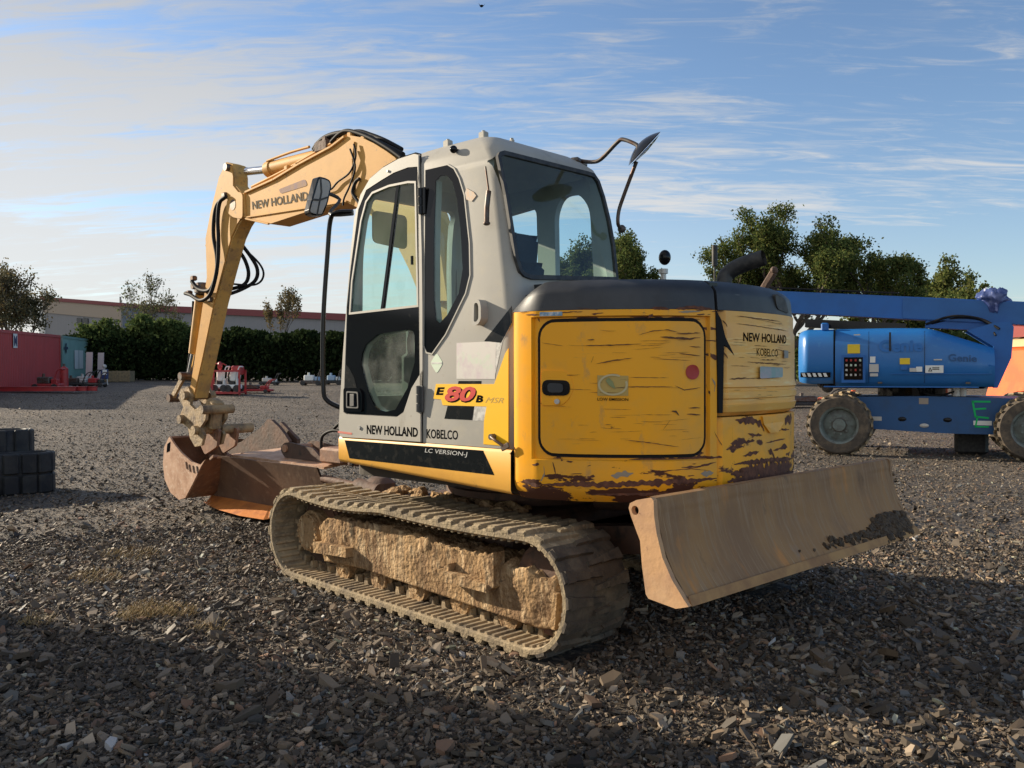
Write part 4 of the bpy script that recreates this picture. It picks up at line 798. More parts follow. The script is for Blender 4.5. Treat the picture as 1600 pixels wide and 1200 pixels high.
COVSCR=[([(1.296,1.449),(1.437,1.444),(1.721,1.438)],.005),([(1.216,1.366),(1.378,1.365),(1.614,1.366)],.0025),([(1.160,1.363),(1.290,1.369)],.006),([(1.407,1.460),(1.591,1.461)],.004),([(1.225,1.679),(1.377,1.672),(1.661,1.666)],.004),([(1.413,1.470),(1.652,1.492)],.002),([(1.273,1.639),(1.504,1.627),(1.781,1.619)],.003),([(1.216,1.640),(1.366,1.632)],.002),([(1.505,1.603),(1.710,1.603)],.0022),([(1.123,1.512),(1.151,1.465)],.010),([(1.132,1.654),(1.155,1.623)],.010),([(1.577,1.518),(1.809,1.501)],.003),([(1.169,1.430),(1.319,1.427)],.002),([(1.348,1.670),(1.710,1.648)],.0015)]
LOWSCR=[([(1.207,1.159),(1.290,1.156),(1.419,1.138),(1.456,1.093)],.030),([(1.682,1.140),(1.860,1.145)],.035),([(1.308,1.087),(1.378,1.074),(1.438,1.074)],.010),([(1.470,1.029),(1.614,1.038),(1.722,1.037)],.006),([(1.643,0.995),(1.752,0.990)],.022),([(1.179,1.020),(1.264,1.025)],.012),([(1.197,0.939),(1.290,0.943),(1.541,0.938),(1.862,0.918)],.022),([(1.174,0.893),(1.378,0.894),(1.862,0.883)],.060),([(1.183,1.141),(1.188,1.051),(1.183,0.956)],.010),([(1.498,0.991),(1.563,0.963),(1.578,0.928)],.022),([(1.264,0.977),(1.408,0.990)],.014),([(1.151,0.857),(1.506,0.850),(1.963,0.830)],.05),([(1.290,1.046),(1.366,1.049)],.012)]

random.seed(21)
def scratch(b,pts,w_,offf,jit=.5):
    """ragged band along a surface polyline (s,z)"""
    P=[];
    for (a,c) in zip(pts,pts[1:]):
        L=math.hypot(c[0]-a[0],c[1]-a[1]); n_=max(2,int(L/.008))
        for i in range(n_): t=i/n_; P.append((a[0]+(c[0]-a[0])*t,a[1]+(c[1]-a[1])*t))
    P.append(pts[-1]); n_=len(P); V=[]
    x0=random.random()*99
    for i,p in enumerate(P):
        t=i/(n_-1); tap=min(1,4*t+.15,4*(1-t)+.15); nu=noise.noise(Vector((x0,i*.33,0)));nl=noise.noise(Vector((x0+9,i*.33,0))); nf=noise.noise(Vector((x0+5,i*1.3,0)))
        hu=w_*tap*max(.12,.55+nu*1.3*jit+nf*.5*jit); hl=w_*tap*max(.12,.55+nl*1.3*jit-nf*.5*jit)
        V.append(CS((p[0],p[1]+hu),offf(*p))); V.append(CS((p[0],p[1]-hl),offf(*p)))
    b.add(V,[(2*i,2*i+1,2*i+3,2*i+2) for i in range(n_-1)])
dfo=lambda s,z:dsh(s)+.0035 ; efo=lambda s,z:eoff(s,z)+.0018; cfo=lambda s,z:covoff(s,z)+.002; lfo=lambda s,z:coff(s,z)+.002
m_chip=mat('exposed_rust',(.085,.03,.016),.8,var=(.16,.06,.03),vscale=30)
m_scr=mat('dark_scratch',(.17,.075,.025),.8,var=(.07,.03,.015),vscale=25)
m_prim=mat('grey_primer',(.30,.25,.18),.7)
def px2(*a): return a
b=MB()
for P,w_ in DOORSCR: scratch(b,P,w_,dfo)
for _ in range(46):
    s=random.uniform(s0+.05,s1-.12); z=random.uniform(z0+.05,z1-.04); L=random.uniform(.03,.16); sl=random.uniform(-.06,.08); scratch(b,[(s,z),(s+L*.5,z+L*sl*.5+random.uniform(-.002,.002)),(s+L,z+L*sl)],random.uniform(.0006,.0016),dfo)
b.build('door_scratches',m_scr,EDR,fixn=False)
b=MB()
for P,w_ in FRAMESCR: scratch(b,P,w_,efo)
b.build('rust_chips',m_chip,EP_,fixn=False)
b=MB()
for P,w_ in PRIM: scratch(b,P,w_,efo)
b.build('primer_scuffs',m_prim,EP_,fixn=False)
b=MB()
for P,w_ in COVSCR: scratch(b,P,w_,cfo)
for _ in range(40):
    s=random.uniform(1.16,1.75); z=random.uniform(1.22,1.69); L=random.uniform(.03,.18); sl=random.uniform(-.05,.05); scratch(b,[(s,z),(s+L*.5,z+L*sl*.5),(s+L,z+L*sl)],random.uniform(.0006,.0018),cfo)
b.build('cover_scratches',m_scr,CV,fixn=False)
b=MB()
for P,w_ in LOWSCR: scratch(b,P,w_,lfo)
b.build('casting_rust',m_chip,CW,fixn=False)
b=MB()
for _ in range(8):
    s=random.uniform(1.1,1.9); z=random.uniform(.78,1.15); L=random.uniform(.01,.12); scratch(b,[(s,z),(s+L,z+random.uniform(-.01,.01))],random.uniform(.003,.012)*(1.6 if z<.92 else 1),lfo)
b.build('casting_rust',m_chip,CW,fixn=False)
b=MB()
for _ in range(22):
    s=random.uniform(.02,1.05); z=random.choice([random.uniform(.78,.98),random.uniform(.78,.9),random.uniform(1.675,1.70)]); L=random.uniform(.008,.09); scratch(b,[(s,z),(s+L,z+random.uniform(-.006,.006))],random.uniform(.002,.007),efo)
b.build('rust_chips',m_chip,EP_,fixn=False)
b=MB()
for s,z in [(1.319,1.181),(1.541,1.166)]: pass
lug=[(1.425,1.170),(1.682,1.160),(1.682,1.133),(1.592,1.079),(1.505,1.081),(1.437,1.130)]
b.plate([lug],lambda q:CS(q,.016),lambda q:CS(q,-.01)); b.build('casting_lug',m_cwl,CW)
# --- exhaust, pipes, aerial on the hood
EXH=[(-1.17,-.02,1.80),(-1.17,-.02,1.90)]
ex=[(-1.378,1.924),(-1.398,1.966),(-1.466,2.004),(-1.591,2.036)]
b=MB(); v=-.10; b.tube([(a,v-.02*i,z) for i,(a,z) in enumerate([(ex[0][0],1.80)]+ex)],.045,n=16,sub=5,cap=False); b.tube([(a,v-.02*i,z) for i,(a,z) in enumerate([(ex[0][0],1.80)]+ex)],.038,n=16,sub=5,cap=False); UB(b,'exhaust_pipe',m_rub,smooth=60)
q=[(-1.098,1.992),(-1.098,2.059),(-1.098,2.187),(-1.454,1.934),(-1.494,1.988)]
b=MB(); b.tube([(q[0][0],-.5,q[0][1]-.15),(q[1][0],-.5,q[1][1])],.006,sub=1); b.tube([(q[1][0],-.5,q[1][1]),(q[2][0],-.5,q[2][1])],.018,sub=1); UB(b,'hood_aerial',m_rub,smooth=60)
b=MB(); b.box((q[3][0],-.5,q[3][1]),(.04,.04,.14),ry=-.6,bev=.008); b.sphere((q[4][0],-.5,q[4][1]+.01),.025,8,6); UB(b,'rusty_bracket',m_drust)
q=[(-0.722,2.003),(-0.722,2.070),(-0.732,2.144)]
b=MB(); b.cyl((q[0][0],-.5,q[0][1]-.1),(q[1][0],-.5,q[1][1]),.018,n=12); b.cyl((q[1][0],-.5,q[1][1]-.03),(q[1][0],-.5,q[1][1]),.03,n=12); 
PR=UB(b,'pre_cleaner',m_pale,smooth=40); b=MB(); b.sphere((q[2][0],-.5,q[2][1]),.040,14,10,(1,1,1.25)); b.build('cleaner_bowl',m_blk,PR,smooth=60)
# --- rear convex mirror on its arm (right rear of the cab)
m1=[(-0.463,2.720),(-0.539,2.692),(-0.637,2.668),(-0.709,2.675),(-0.827,2.753),(-0.873,2.760),(-0.963,2.714),(-0.986,2.684)]; m2=[(-0.821,2.250),(-0.831,2.271),(-0.836,2.346),(-0.873,2.435),(-0.963,2.618)]
b=MB(); b.tube([(u,.15,z) for u,z in m1[1:]],.012,sub=4); b.box((m1[1][0],.15,m1[1][1]-.01),(.05,.16,.03),rz=.3,bev=.004); MA=UB(b,'mirror_arm',m_dsteel,smooth=50)
b=MB(); b.tube([(m2[0][0],.10,m2[0][1])]+[(u,.15,z) for u,z in m2[1:]],.011,sub=4); b.sphere((m2[0][0],.10,m2[0][1]),.025,10,6); UB(b,'mirror_stay',m_dsteel,smooth=50)
mc=[(-1.021,2.678)][0]
def convex(c,nrm,rr,name_h,name_g,par):
    nrm=Vector(nrm).normalized(); x=nrm.orthogonal().normalized(); y=nrm.cross(x); c=Vector(c)
    for (nm,mm,sg,dep,ra) in ((name_h,m_blk,-1,.045,rr),(name_g,m_mir,1,.012,rr*.95)):
        b=MB(); N=28; V=[c+nrm*sg*dep]; fs=[]
        for j in range(1,6):
            t=j/5; 
            for i in range(N): a=2*math.pi*i/N; V.append(c+(x*math.cos(a)+y*math.sin(a))*ra*t+nrm*sg*dep*(1-t*t)+nrm*(.004*sg))
        for i in range(N): fs.append((0,1+i,1+(i+1)%N))
        for j in range(4):
            for i in range(N): k=(i+1)%N; fs.append((1+j*N+i,1+j*N+k,1+(j+1)*N+k,1+(j+1)*N+i))
        b.add(V,fs); o=b.build(nm,mm,par,smooth=60,fixn=False)
convex((mc[0],.15,mc[1]),(-.50,-.52,-.69),.13,'mirror_housing','mirror_face',MA)
MQ=[(1.012,2.688),(0.951,2.685),(0.916,2.674),(0.906,2.637),(0.938,2.519),(0.979,2.433),(1.034,2.426),(1.078,2.433),(1.088,2.453),(1.057,2.552)]
b=MB(); b.plate([rounded(MQ,.02)],lambda q:(.955,q[0],q[1]),lambda q:(1.02,q[0]*.9+MQ[5][0]*.1,q[1])); FM=UB(b,'front_mirror',m_blk)
MI=shrink(MQ,.012)
b=MB(); b.plate([rounded(MI,.015)],lambda q:(.952,q[0],q[1]),lambda q:(.956,q[0],q[1])); b.build('mirror_face',mat('dusty_mirror',(.30,.29,.27),.5,var=(.38,.36,.33),vscale=6),FM)
b=MB(); b.plate([[(1.002,2.681),(0.989,2.683),(0.982,2.588),(1.003,2.501),(1.019,2.432),(1.031,2.431),(1.013,2.508),(0.995,2.586)]],lambda q:(.950,q[0],q[1]),lambda q:(.953,q[0],q[1])); b.plate([[(1.067,2.534),(1.003,2.539),(0.927,2.571),(0.932,2.557),(1.003,2.526),(1.072,2.521)]],lambda q:(.949,q[0],q[1]),lambda q:(.951,q[0],q[1])); b.build('mirror_bands',m_rub,FM)  # two thin dark bands crossing the mirror face
MA_=[(0.927,2.596),(0.850,2.582)]
b=MB(); b.tube([(.98,MA_[0][0]+.02,MA_[0][1]),(.97,MA_[1][0]-.02,MA_[1][1]-.02),(.80,1.03,2.42),(.60,1.0,2.40)],.012,sub=4); UB(b,'front_mirror_arm',m_rub,smooth=60)
# --- boom
BW=.105
BO=[(3.414,3.065),(3.418,2.812),(3.008,2.723),(2.404,2.761),(1.860,2.759),(1.630,2.663),(1.333,2.480),(1.112,2.170),(0.970,1.924),(0.695,1.909),(0.760,2.233),(0.909,2.572),(1.106,2.858),(1.268,3.022),(1.373,3.089),(1.521,3.173),(1.673,3.246),(1.813,3.287),(1.889,3.290),(2.062,3.244),(2.522,3.178),(2.920,3.108)]
b=MB(); b.plate([BO],lambda q:(q[0],BW,q[1]),lambda q:(q[0],-BW,q[1])); BM=UB(b,'boom',m_boom)
foot=BO[8:10]
b=MB(); b.prism([(foot[0][0]+.05,foot[0][1]+.1),(foot[1][0],foot[1][1]+.1),(.25,1.25),(.30,.9),(.62,.9),(.66,1.3)],1,-.16,.02); UB(b,'boom_foot',m_boom)
def flange(P,w_,h,y,name='boom_flange'):
    b=MB()
    for a,c in zip(P,P[1:]):
        a=Vector((a[0],y,a[1]));c=Vector((c[0],y,c[1])); d_=(c-a); L=d_.length; m_=(a+c)/2; ang=-math.atan2(d_.z,d_.x); b.box(m_,(L+.004,w_,h),ry=ang,bev=.004)
    o=b.build(name,m_boom,BM); return o
flange([(3.392,3.056),(2.920,3.102),(2.522,3.173),(2.063,3.239),(1.881,3.289)],.03,.022,BW+.005); flange([(3.396,2.816),(3.008,2.723)],.02,.018,BW+.006); flange([(3.395,2.827),(2.404,2.788),(1.860,2.769)],.018,.016,BW+.004)
flange([(3.414,3.053),(3.395,2.827)],.02,.02,BW+.006); flange([(1.764,3.227),(1.790,3.090),(1.785,2.774)],.012,.02,BW+.004)
text('NEW HOLLAND','boom_text',[(3.284,2.884),(2.403,2.852),(2.411,2.929),(3.294,2.960)],lambda q:(q[0],BW+.003,q[1]),m_txtb,BM,bold=.02)
b=MB(); b.plate([rounded([(2.850,3.008),(2.448,3.037),(2.411,2.977),(2.820,2.964)],.03)],lambda q:(q[0],BW+.0026,q[1]),lambda q:(q[0],BW-.001,q[1])); b.build('rubbed_out_logo',mat('faded_patch',(.50,.36,.27),.9,spec=.02,var=(.42,.33,.33),vscale=9),BM)
# boom side pipes + clamps
for k,dy in ((0,.0),(1,.03)):
    pp=[(3.370,3.076),(2.818,3.143),(2.522,3.194),(2.241,3.238),(1.864,3.291)]
    b=MB(); b.tube([(u,.06-dy*1.6,z+.035+.015*k) for u,z in pp],.013,sub=3); b.build('hydraulic_pipe',m_boom,BM,smooth=60)
b=MB()
for c in [(2.757,3.161),(2.619,3.161),(1.847,3.283),(1.673,3.221)]: b.box((c[0],.075,c[1]+.02),(.06,.05,.05),bev=.01)
b.build('pipe_clamp',m_boom,BM)
def hose(pts,r,par,name='hose'): b=MB(); b.tube(pts,r,n=8,sub=6); return b.build(name,m_hose,par,smooth=60)
def H(pl_,v,**k): return [(u,v if not isinstance(v,(list,tuple)) else v[i],z) for i,(u,z) in enumerate(pl_)]
hose(H([(2.389,3.264),(2.314,3.336),(2.150,3.364),(1.931,3.344),(1.722,3.285),(1.481,3.166),(1.237,3.046)],.05),.022,BM)
hose(H([(2.482,3.312),(2.369,3.368),(2.168,3.357),(1.974,3.337),(1.755,3.276),(1.513,3.162),(1.267,3.032)],.0),.018,BM)
hose(H([(2.223,3.267),(2.186,3.339),(2.079,3.377),(1.914,3.367),(1.763,3.313),(1.576,3.233),(1.373,3.128)],-.05),.020,BM)
hose(H([(2.097,3.287),(1.974,3.337),(1.846,3.333),(1.600,3.237),(1.366,3.112),(1.208,3.012)],.09),.016,BM)
hose(H([(1.747,3.204),(1.723,3.104),(1.799,2.990),(1.961,2.937),(2.049,2.893),(2.155,2.887)],BW+.02),.008,BM)
hose(H([(1.789,3.171),(1.724,3.018),(1.792,2.887),(1.869,2.796),(1.886,2.737)],BW+.025),.008,BM)
hose(H([(1.605,2.660),(1.727,2.776),(1.767,2.833),(1.725,2.902),(1.676,2.920)],BW+.02),.014,BM)
b=MB(); cN=[(2.268,3.270)][0]; b.box((cN[0],.0,cN[1]+.02),(.20,.16,.11),bev=.02); b.box((cN[0]-.05,.05,cN[1]+.07),(.06,.06,.05),bev=.01); b.build('valve_block',m_drust,BM)
# arm cylinder
ca=[(3.558,3.311),(3.106,3.279),(2.352,3.247)]
b=MB(); b.cyl((ca[1][0]+.04,0,ca[1][1]-.03),(ca[2][0]-.25,0,ca[2][1]-.02),.066,n=24); b.cyl((ca[1][0]+.07,0,ca[1][1]-.033),(ca[1][0]-.01,0,ca[1][1]-.03),.075,n=24); AC=b.build('arm_cylinder',m_boom,BM,smooth=40)
b=MB(); b.cyl((ca[0][0],0,ca[0][1]-.02),(ca[1][0]+.03,0,ca[1][1]-.03),.036,n=20); b.build('piston_rod',m_steel,AC,smooth=40)
b=MB(); b.tube([(ca[1][0]+.02,.05,ca[1][1]+.03),(ca[1][0]-.35,.05,ca[1][1]+.045),(ca[2][0]+.1,.06,ca[2][1]+.07)],.012,sub=3); b.build('cylinder_pipe',m_boom,AC,smooth=60)
# arm
AL=[(3.827,3.354),(3.778,3.401),(3.661,3.363),(3.617,3.243),(3.618,3.165),(3.527,3.092),(3.449,2.981),(3.429,2.861),(3.555,2.775),(3.660,2.667),(3.818,2.392),(3.993,2.078),(4.228,1.542),(4.417,1.147),(4.521,1.249),(4.423,1.532),(4.285,1.955),(4.164,2.338),(4.183,2.722),(4.078,2.972),(3.912,3.282)]
AW=.10
b=MB(); b.plate([AL],lambda q:(q[0],AW-.012,q[1]),lambda q:(q[0],-.045,q[1])); AR=UB(b,'arm',m_armback)
b=MB(); b.plate([shrink(AL,.02)],lambda q:(q[0],AW,q[1]),lambda q:(q[0],AW-.0115,q[1])); b.build('arm_side_plate',m_boom,AR)
pv=[(3.586,2.964),(3.720,3.337),(3.849,2.699),(4.376,2.724)]
b=MB()
for (u,z),r in ((pv[0],.05),(pv[1],.035)): b.cyl((u,-AW-.03,z),(u,AW+.035,z),r,n=20)
b.build('arm_pin',m_dsteel,AR,smooth=40)
# boom nose ears round the arm pivot
EA=[(3.414,3.053),(3.418,2.812),(3.599,2.852),(3.715,2.926),(3.690,3.031),(3.550,3.084)]
for sg in (1,-1):
    b=MB(); b.plate([rounded(EA,.05)],lambda q:(q[0],sg*(AW+.010),q[1]),lambda q:(q[0],sg*(AW+.032),q[1])); b.build('boom_ear',m_boom,BM)
b=MB(); g_=[(4.207,2.781),(4.171,2.683),(4.286,2.664)]; b.plate([[(g_[0][0],g_[0][1]),(g_[1][0],g_[1][1]),(g_[2][0]+.02,g_[2][1])]],lambda q:(q[0],.03,q[1]),lambda q:(q[0],-.03,q[1])); b.build('arm_lug',m_boom,AR)
# bucket cylinder along the front of the arm
bc=[(4.738,2.283),(4.945,1.580),(4.979,1.282)]
bc=[(4.399,2.184),(4.555,1.598),(4.654,1.365)]
b=MB(); b.cyl((bc[0][0],.03,bc[0][1]),(bc[1][0],.03,bc[1][1]),.052,n=20); BC=b.build('bucket_cylinder',mat('ochre_cylinder',(.55,.29,.05),.5,var=(.42,.22,.05),vscale=6),AR,smooth=40)
b=MB(); b.cyl((bc[1][0],.03,bc[1][1]),(bc[2][0],.03,bc[2][1]),.030,n=16); b.build('piston_rod',m_steel,BC,smooth=40)
b=MB(); b.box((bc[0][0]-.02,.02,bc[0][1]+.06),(.12,.14,.12),bev=.02); b.cyl((bc[0][0]+.01,.12,bc[0][1]+.08),(bc[0][0]+.01,-.1,bc[0][1]+.08),.03,n=12); b.build('cylinder_clevis',m_dsteel,BC)
hose(H([(3.725,3.048),(3.856,3.005),(3.919,2.891),(3.934,2.708),(3.876,2.519),(3.879,2.366),(3.966,2.231),(4.066,2.194),(4.242,2.224),(4.370,2.309)],AW+.04),.019,AR)
hose(H([(3.666,3.052),(3.785,3.008),(3.823,2.849),(3.814,2.665),(3.829,2.453),(3.892,2.275),(3.992,2.146),(4.168,2.107),(4.360,2.169),(4.478,2.195)],AW+.055),.019,AR)
hose(H([(3.816,2.704),(3.725,2.523),(3.703,2.398),(3.751,2.291),(3.895,2.214),(4.017,2.159)],[-.03,-.13,-.19,-.19,-.13,-.03]),.018,AR)
hose(H([(3.793,2.652),(3.656,2.455),(3.646,2.332),(3.740,2.253),(3.942,2.267)],[-.03,-.18,-.22,-.18,-.03]),.010,AR)
hose(H([(3.841,2.626),(3.784,2.497),(3.797,2.356),(3.882,2.257),(4.065,2.206)],[-.03,-.10,-.15,-.14,-.03]),.018,AR)
hose(H([(4.559,2.129),(4.592,1.807),(4.651,1.548),(4.709,1.352)],.03),.012,AR)
b=MB()
for c in [(4.409,2.344),(4.504,2.203),(4.306,2.229),(3.783,3.086),(4.067,2.113)]: b.box((c[0],.10,c[1]),(.07,.05,.05),bev=.01)
b.build('hose_fitting',m_dsteel,AR)
# linkage and quick hitch
m_hitch=mat('dusty_hitch_steel',(.36,.25,.13),.7,var=[((.12,.08,.05),8,.45,.65,None),((.5,.4,.2),16,.6,.75,None)],bump=.4,bscale=40)
lk=[(4.600,1.365),(4.853,1.139),(4.472,1.030),(4.144,1.290),(4.697,1.286)]
for sg in (1,-1):
    b=MB(); a=lk[0];c=lk[1]
    b.add(*(lambda A,B,w:([(A[0]-w,sg*.10,A[1]),(A[0]+w,sg*.10,A[1]),(B[0]+w,sg*.10,B[1]),(B[0]-w,sg*.10,B[1]),(A[0]-w,sg*.13,A[1]),(A[0]+w,sg*.13,A[1]),(B[0]+w,sg*.13,B[1]),(B[0]-w,sg*.13,B[1])],[(0,1,2,3),(7,6,5,4),(0,4,5,1),(1,5,6,2),(2,6,7,3),(3,7,4,0)]))(a,c,.04)); b.build('bucket_link',m_hitch,AR)
b=MB(); 
for q in lk[:2]: b.cyl((q[0],-.15,q[1]),(q[0],.16,q[1]),.042,n=16)
b.build('link_pin',m_dsteel,AR,smooth=40)
hp=[(4.657,1.234),(4.508,1.262),(4.430,1.173),(4.471,1.082),(4.367,1.033),(4.236,1.075),(4.135,1.040),(4.162,0.938),(4.266,0.858),(4.190,0.786),(4.243,0.682),(4.373,0.662),(4.477,0.746),(4.515,0.848),(4.636,0.882),(4.675,0.973),(4.606,1.053),(4.713,1.142)]
for sg in (1,-1):
    b=MB(); b.plate([hp],lambda q:(q[0],sg*.09+.0,q[1]),lambda q:(q[0],sg*.12,q[1])); b.build('hitch_plate',m_hitch,AR)
b=MB()
for q in [(4.608,0.929),(4.318,0.831),(4.148,1.039),(4.523,1.171)]: b.cyl((q[0],-.17,q[1]),(q[0],.17,q[1]),.045,n=16)
qb=[(4.368,0.969),(4.318,0.831)]; b.box((qb[0][0],0,qb[0][1]),(.20,.17,.20),ry=.5,bev=.03); b.box((qb[0][0]-.12,-.02,qb[0][1]+.02),(.16,.13,.30),ry=-.25,bev=.02); b.cyl((qb[1][0]-.05,-.1,qb[1][1]),(qb[1][0]-.05,-.45,qb[1][1]),.05,n=14); b.build('hitch_pins',m_hitch,AR,smooth=40)
# digging bucket hanging on the hitch
def bucket(side,v0,v1,name,ms,mp,parent,th=.02,lip=None):
    """side: closed 2D polygon, first nsh points = outer shell from lip round the back to the top"""
    o=MB(); shell,mouth=side
    full=shell+mouth
    o.plate([full],lambda q:(q[0],v1,q[1]),lambda q:(q[0],v1-th,q[1])); 
    root=o.build(name,ms,parent)
    o=MB(); o.plate([full],lambda q:(q[0],v0,q[1]),lambda q:(q[0],v0+th,q[1])); o.build('far_side_plate',mp,root)
    S=smoothp(dens(shell,5),4); n_=len(S); o=MB()
    c=Vector((sum(p[0] for p in S)/n_,sum(p[1] for p in S)/n_))
    def inn(p): q=(c-Vector(p)).normalized()*th; return (p[0]+q.x,p[1]+q.y)
    vv=[v0+th*.5,v1-th*.5]
    o.grid(list(range(n_)),vv,lambda k,v:(S[int(k)][0],v,S[int(k)][1])); o.grid(list(range(n_)),vv,lambda k,v:(inn(S[int(k)])[0],v,inn(S[int(k)])[1]))
    for e in (0,n_-1): o.grid([0,1],vv,lambda k,v,e=e:((S[e] if k==0 else inn(S[e]))[0],v,(S[e] if k==0 else inn(S[e]))[1]))
    o.build('bucket_shell',mp,root,smooth=40,fixn=False); return root
BS=[(4.918,0.739),(5.036,0.619),(5.068,0.442),(5.028,0.277),(4.901,0.154),(4.720,0.098),(4.583,0.131),(4.420,0.295),(4.260,0.467),(4.169,0.549)]
BMo=[(4.273,0.485),(4.442,0.505),(4.656,0.582),(4.793,0.653)]
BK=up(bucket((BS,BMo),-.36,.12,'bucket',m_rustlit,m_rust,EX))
b=MB(); sq=[(4.963,0.657),(4.891,0.687),(4.907,0.587),(4.979,0.569)]; b.plate([sq],lambda q:(q[0],.122,q[1]),lambda q:(q[0],.1205,q[1])); b.build('slot',m_blk,BK)
b=MB()
for i in range(4):
    q=[(4.550,0.465),(4.483,0.444),(4.404,0.437),(4.325,0.437)][i]; b.box((q[0],.124,q[1]),(.015,.008,.07),ry=.3)
b.build('weld_tabs',m_drust,BK)
b=MB(); lp_=[(4.169,0.549)][0]
for k in range(3): b.box((lp_[0]-.03,.05-.15*k,lp_[1]+.01),(.10,.05,.03),ry=.5,bev=.006)
b.build('lip_shroud',m_rust,BK)
for v in (-.02,-.22):
    b=MB(); e_=[(4.206,0.660),(4.152,0.839),(4.436,0.852),(4.572,0.704),(4.441,0.569)]; b.plate([rounded(e_,.03)],lambda q:(q[0],v,q[1]),lambda q:(q[0],v-.03,q[1])); b.build('bucket_ear',m_rust,BK)
# ------------------------------------------------------------------ attachments lying in front of the machine
def upt(P,z=None): return P
AT=thing('ditching_bucket','wide rusty tilting ditching bucket lying between the digging bucket and the track, orange lip underneath','bucket',(0,0,0),A_UP)
m_ditch=mat('brown_ditching_steel',(.15,.085,.05),.6,var=[((.10,.055,.035),3,.42,.62,None),((.20,.13,.08),12,.55,.72,None)],bump=.12,bscale=20)
W0=[(4.675,0.040),(4.460,0.160),(4.354,0.307),(4.314,0.441),(4.223,0.563)]
# long curved back, seen from behind: runs from the left tip to the right end
prof=[(-.06,.115),(-.05,.20),(.0,.33),(.06,.46),(.11,.57)]
LX0,LX1=4.68,2.55
b=MB(); us=[LX0-(LX0-LX1)*i/24 for i in range(25)]
def ds(u,k):
    t=(LX0-u)/(LX0-LX1); v,z=prof[int(k)]; tip=max(0,1-t/.14); return (u-.0-(.33*(k/4)**1.3+.02)*tip*1.0 if False else u-(.30*min(1,k/2.0))*tip*.9, -.15+v*1.0-.02*t, z+.0*t+.004*noise.noise(Vector((u*5,k,0))))
b.grid(us,[0,1,2,3,4],ds)
SH=b.build('bucket_shell',m_ditch,AT,smooth=50,fixn=False)
b=MB(); b.grid(us,[0,1,2,3,4],lambda u,k:(ds(u,k)[0],ds(u,k)[1]-.02,ds(u,k)[2])); b.grid(us,[0,1],lambda u,k:(ds(u,4)[0],ds(u,4)[1]-.02*k,ds(u,4)[2])); b.build('inner_skin',m_ditch,AT,fixn=False)
b=MB(); b.add([(4.70,-.13,.05),(3.35,-.12,.055),(2.6,-.13,.06),(2.6,-.75,.012),(3.3,-.78,.012),(4.62,-.7,.012)],[(0,1,2,3,4,5)]); P_=[(4.605,-0.106),(4.156,0.003),(3.636,0.057),(3.276,0.024),(3.276,-0.166),(3.703,-0.400),(4.094,-0.386),(4.567,-0.441),(4.695,-0.328)]; P_=P_[:5]; V_=[]
for i in range(17):
    t=i/16*4; k=min(3,int(t)); f_=t-k; V_.append((P_[k][0]*(1-f_)+P_[k+1][0]*f_,P_[k][1]*(1-f_)+P_[k+1][1]*f_,.045)); u_=4.66-(4.66-3.3)*i/16; V_.append(ds(u_,0)[:2]+(.118,))
b.add(V_,[(2*i,2*i+1,2*i+3,2*i+2) for i in range(16)]); b.build('floor_plate',m_orange,AT,fixn=False)
# top frame: lit sloping deck, two ears with a pin, cylinder and hoses
dk=[(4.22,-.15,.575),(3.65,-.15,.58),(2.58,-.16,.565),(2.70,-.75,.60),(3.5,-.80,.63),(3.95,-.62,.63)]
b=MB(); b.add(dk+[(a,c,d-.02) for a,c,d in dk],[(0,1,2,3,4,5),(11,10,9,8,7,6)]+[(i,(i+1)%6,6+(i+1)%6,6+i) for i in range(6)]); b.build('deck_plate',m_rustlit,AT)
er=[(3.42,.58),(3.50,.66),(3.44,.725),(3.34,.735),(2.95,.70),(2.78,.585)]
for v in (-.30,-.58):
    b=MB(); b.prism(rounded(er,.05),1,v,v-.025); b.build('pin_ear',m_drust,AT)
b=MB(); b.cyl((3.40,-.28,.675),(3.40,-.62,.675),.035,n=18); b.build('ear_pin',m_rustlit,AT,smooth=40)
b=MB(); b.box((2.55,-.35,.66),(.34,.3,.14),bev=.02); b.box((2.45,-.6,.60),(.6,.3,.10),bev=.02); b.build('tilt_bracket',m_rust,AT)
b=MB(); b.cyl((2.55,-.13,.47),(2.05,-.13,.44),.035,n=18); b.cyl((2.05,-.13,.44),(1.75,-.13,.42),.075,n=18); b.box((1.85,-.2,.40),(.25,.2,.26),bev=.04); b.build('tilt_cylinder',m_drust,AT,smooth=40)
b=MB(); b.tube([(2.82,-.3,.69),(2.80,-.3,.82),(2.62,-.3,.88),(2.42,-.3,.84),(2.28,-.25,.72),(2.25,-.22,.6)],.014); b.tube([(2.62,-.3,.90),(2.50,-.3,.96),(2.36,-.32,.97)],.014); b.build('tilt_hose',m_hose,AT,smooth=60)
b=MB(); b.sphere((2.30,-.35,.93),.085,12,8,(1.2,1,.9)); b.cyl((2.30,-.28,.9),(2.30,-.28,.6),.06,n=12); b.build('pivot_boss',m_drust,AT,smooth=60)
A2=thing('grading_bucket','dark rusty grading bucket with a jagged upper edge lying behind the digging bucket','bucket',(0,0,0),A_UP)
V2=[(6.270,0.548),(5.835,0.493),(5.421,0.592),(5.180,0.700),(5.001,0.774),(4.865,0.874),(4.786,0.869),(4.631,0.796),(4.505,0.710),(4.430,0.643),(4.583,0.564),(4.844,0.463),(5.687,0.379)]
b=MB(); b.prism(V2,1,-1.0,-1.04); b.build('back_plate',m_drust,A2)
b=MB(); lo=[(p[0],p[1]) for p in V2]; x0_=min(p[0] for p in lo); x1_=max(p[0] for p in lo)
b.grid([x0_+(x1_-x0_)*i/10 for i in range(11)],[0,1,2,3,4,5],lambda u,k:(u,-1.02-.42*math.sin(math.pi*k/5)*.9,.62-.125*k-.0)); b.build('bucket_shell',m_drust,A2,smooth=50,fixn=False)
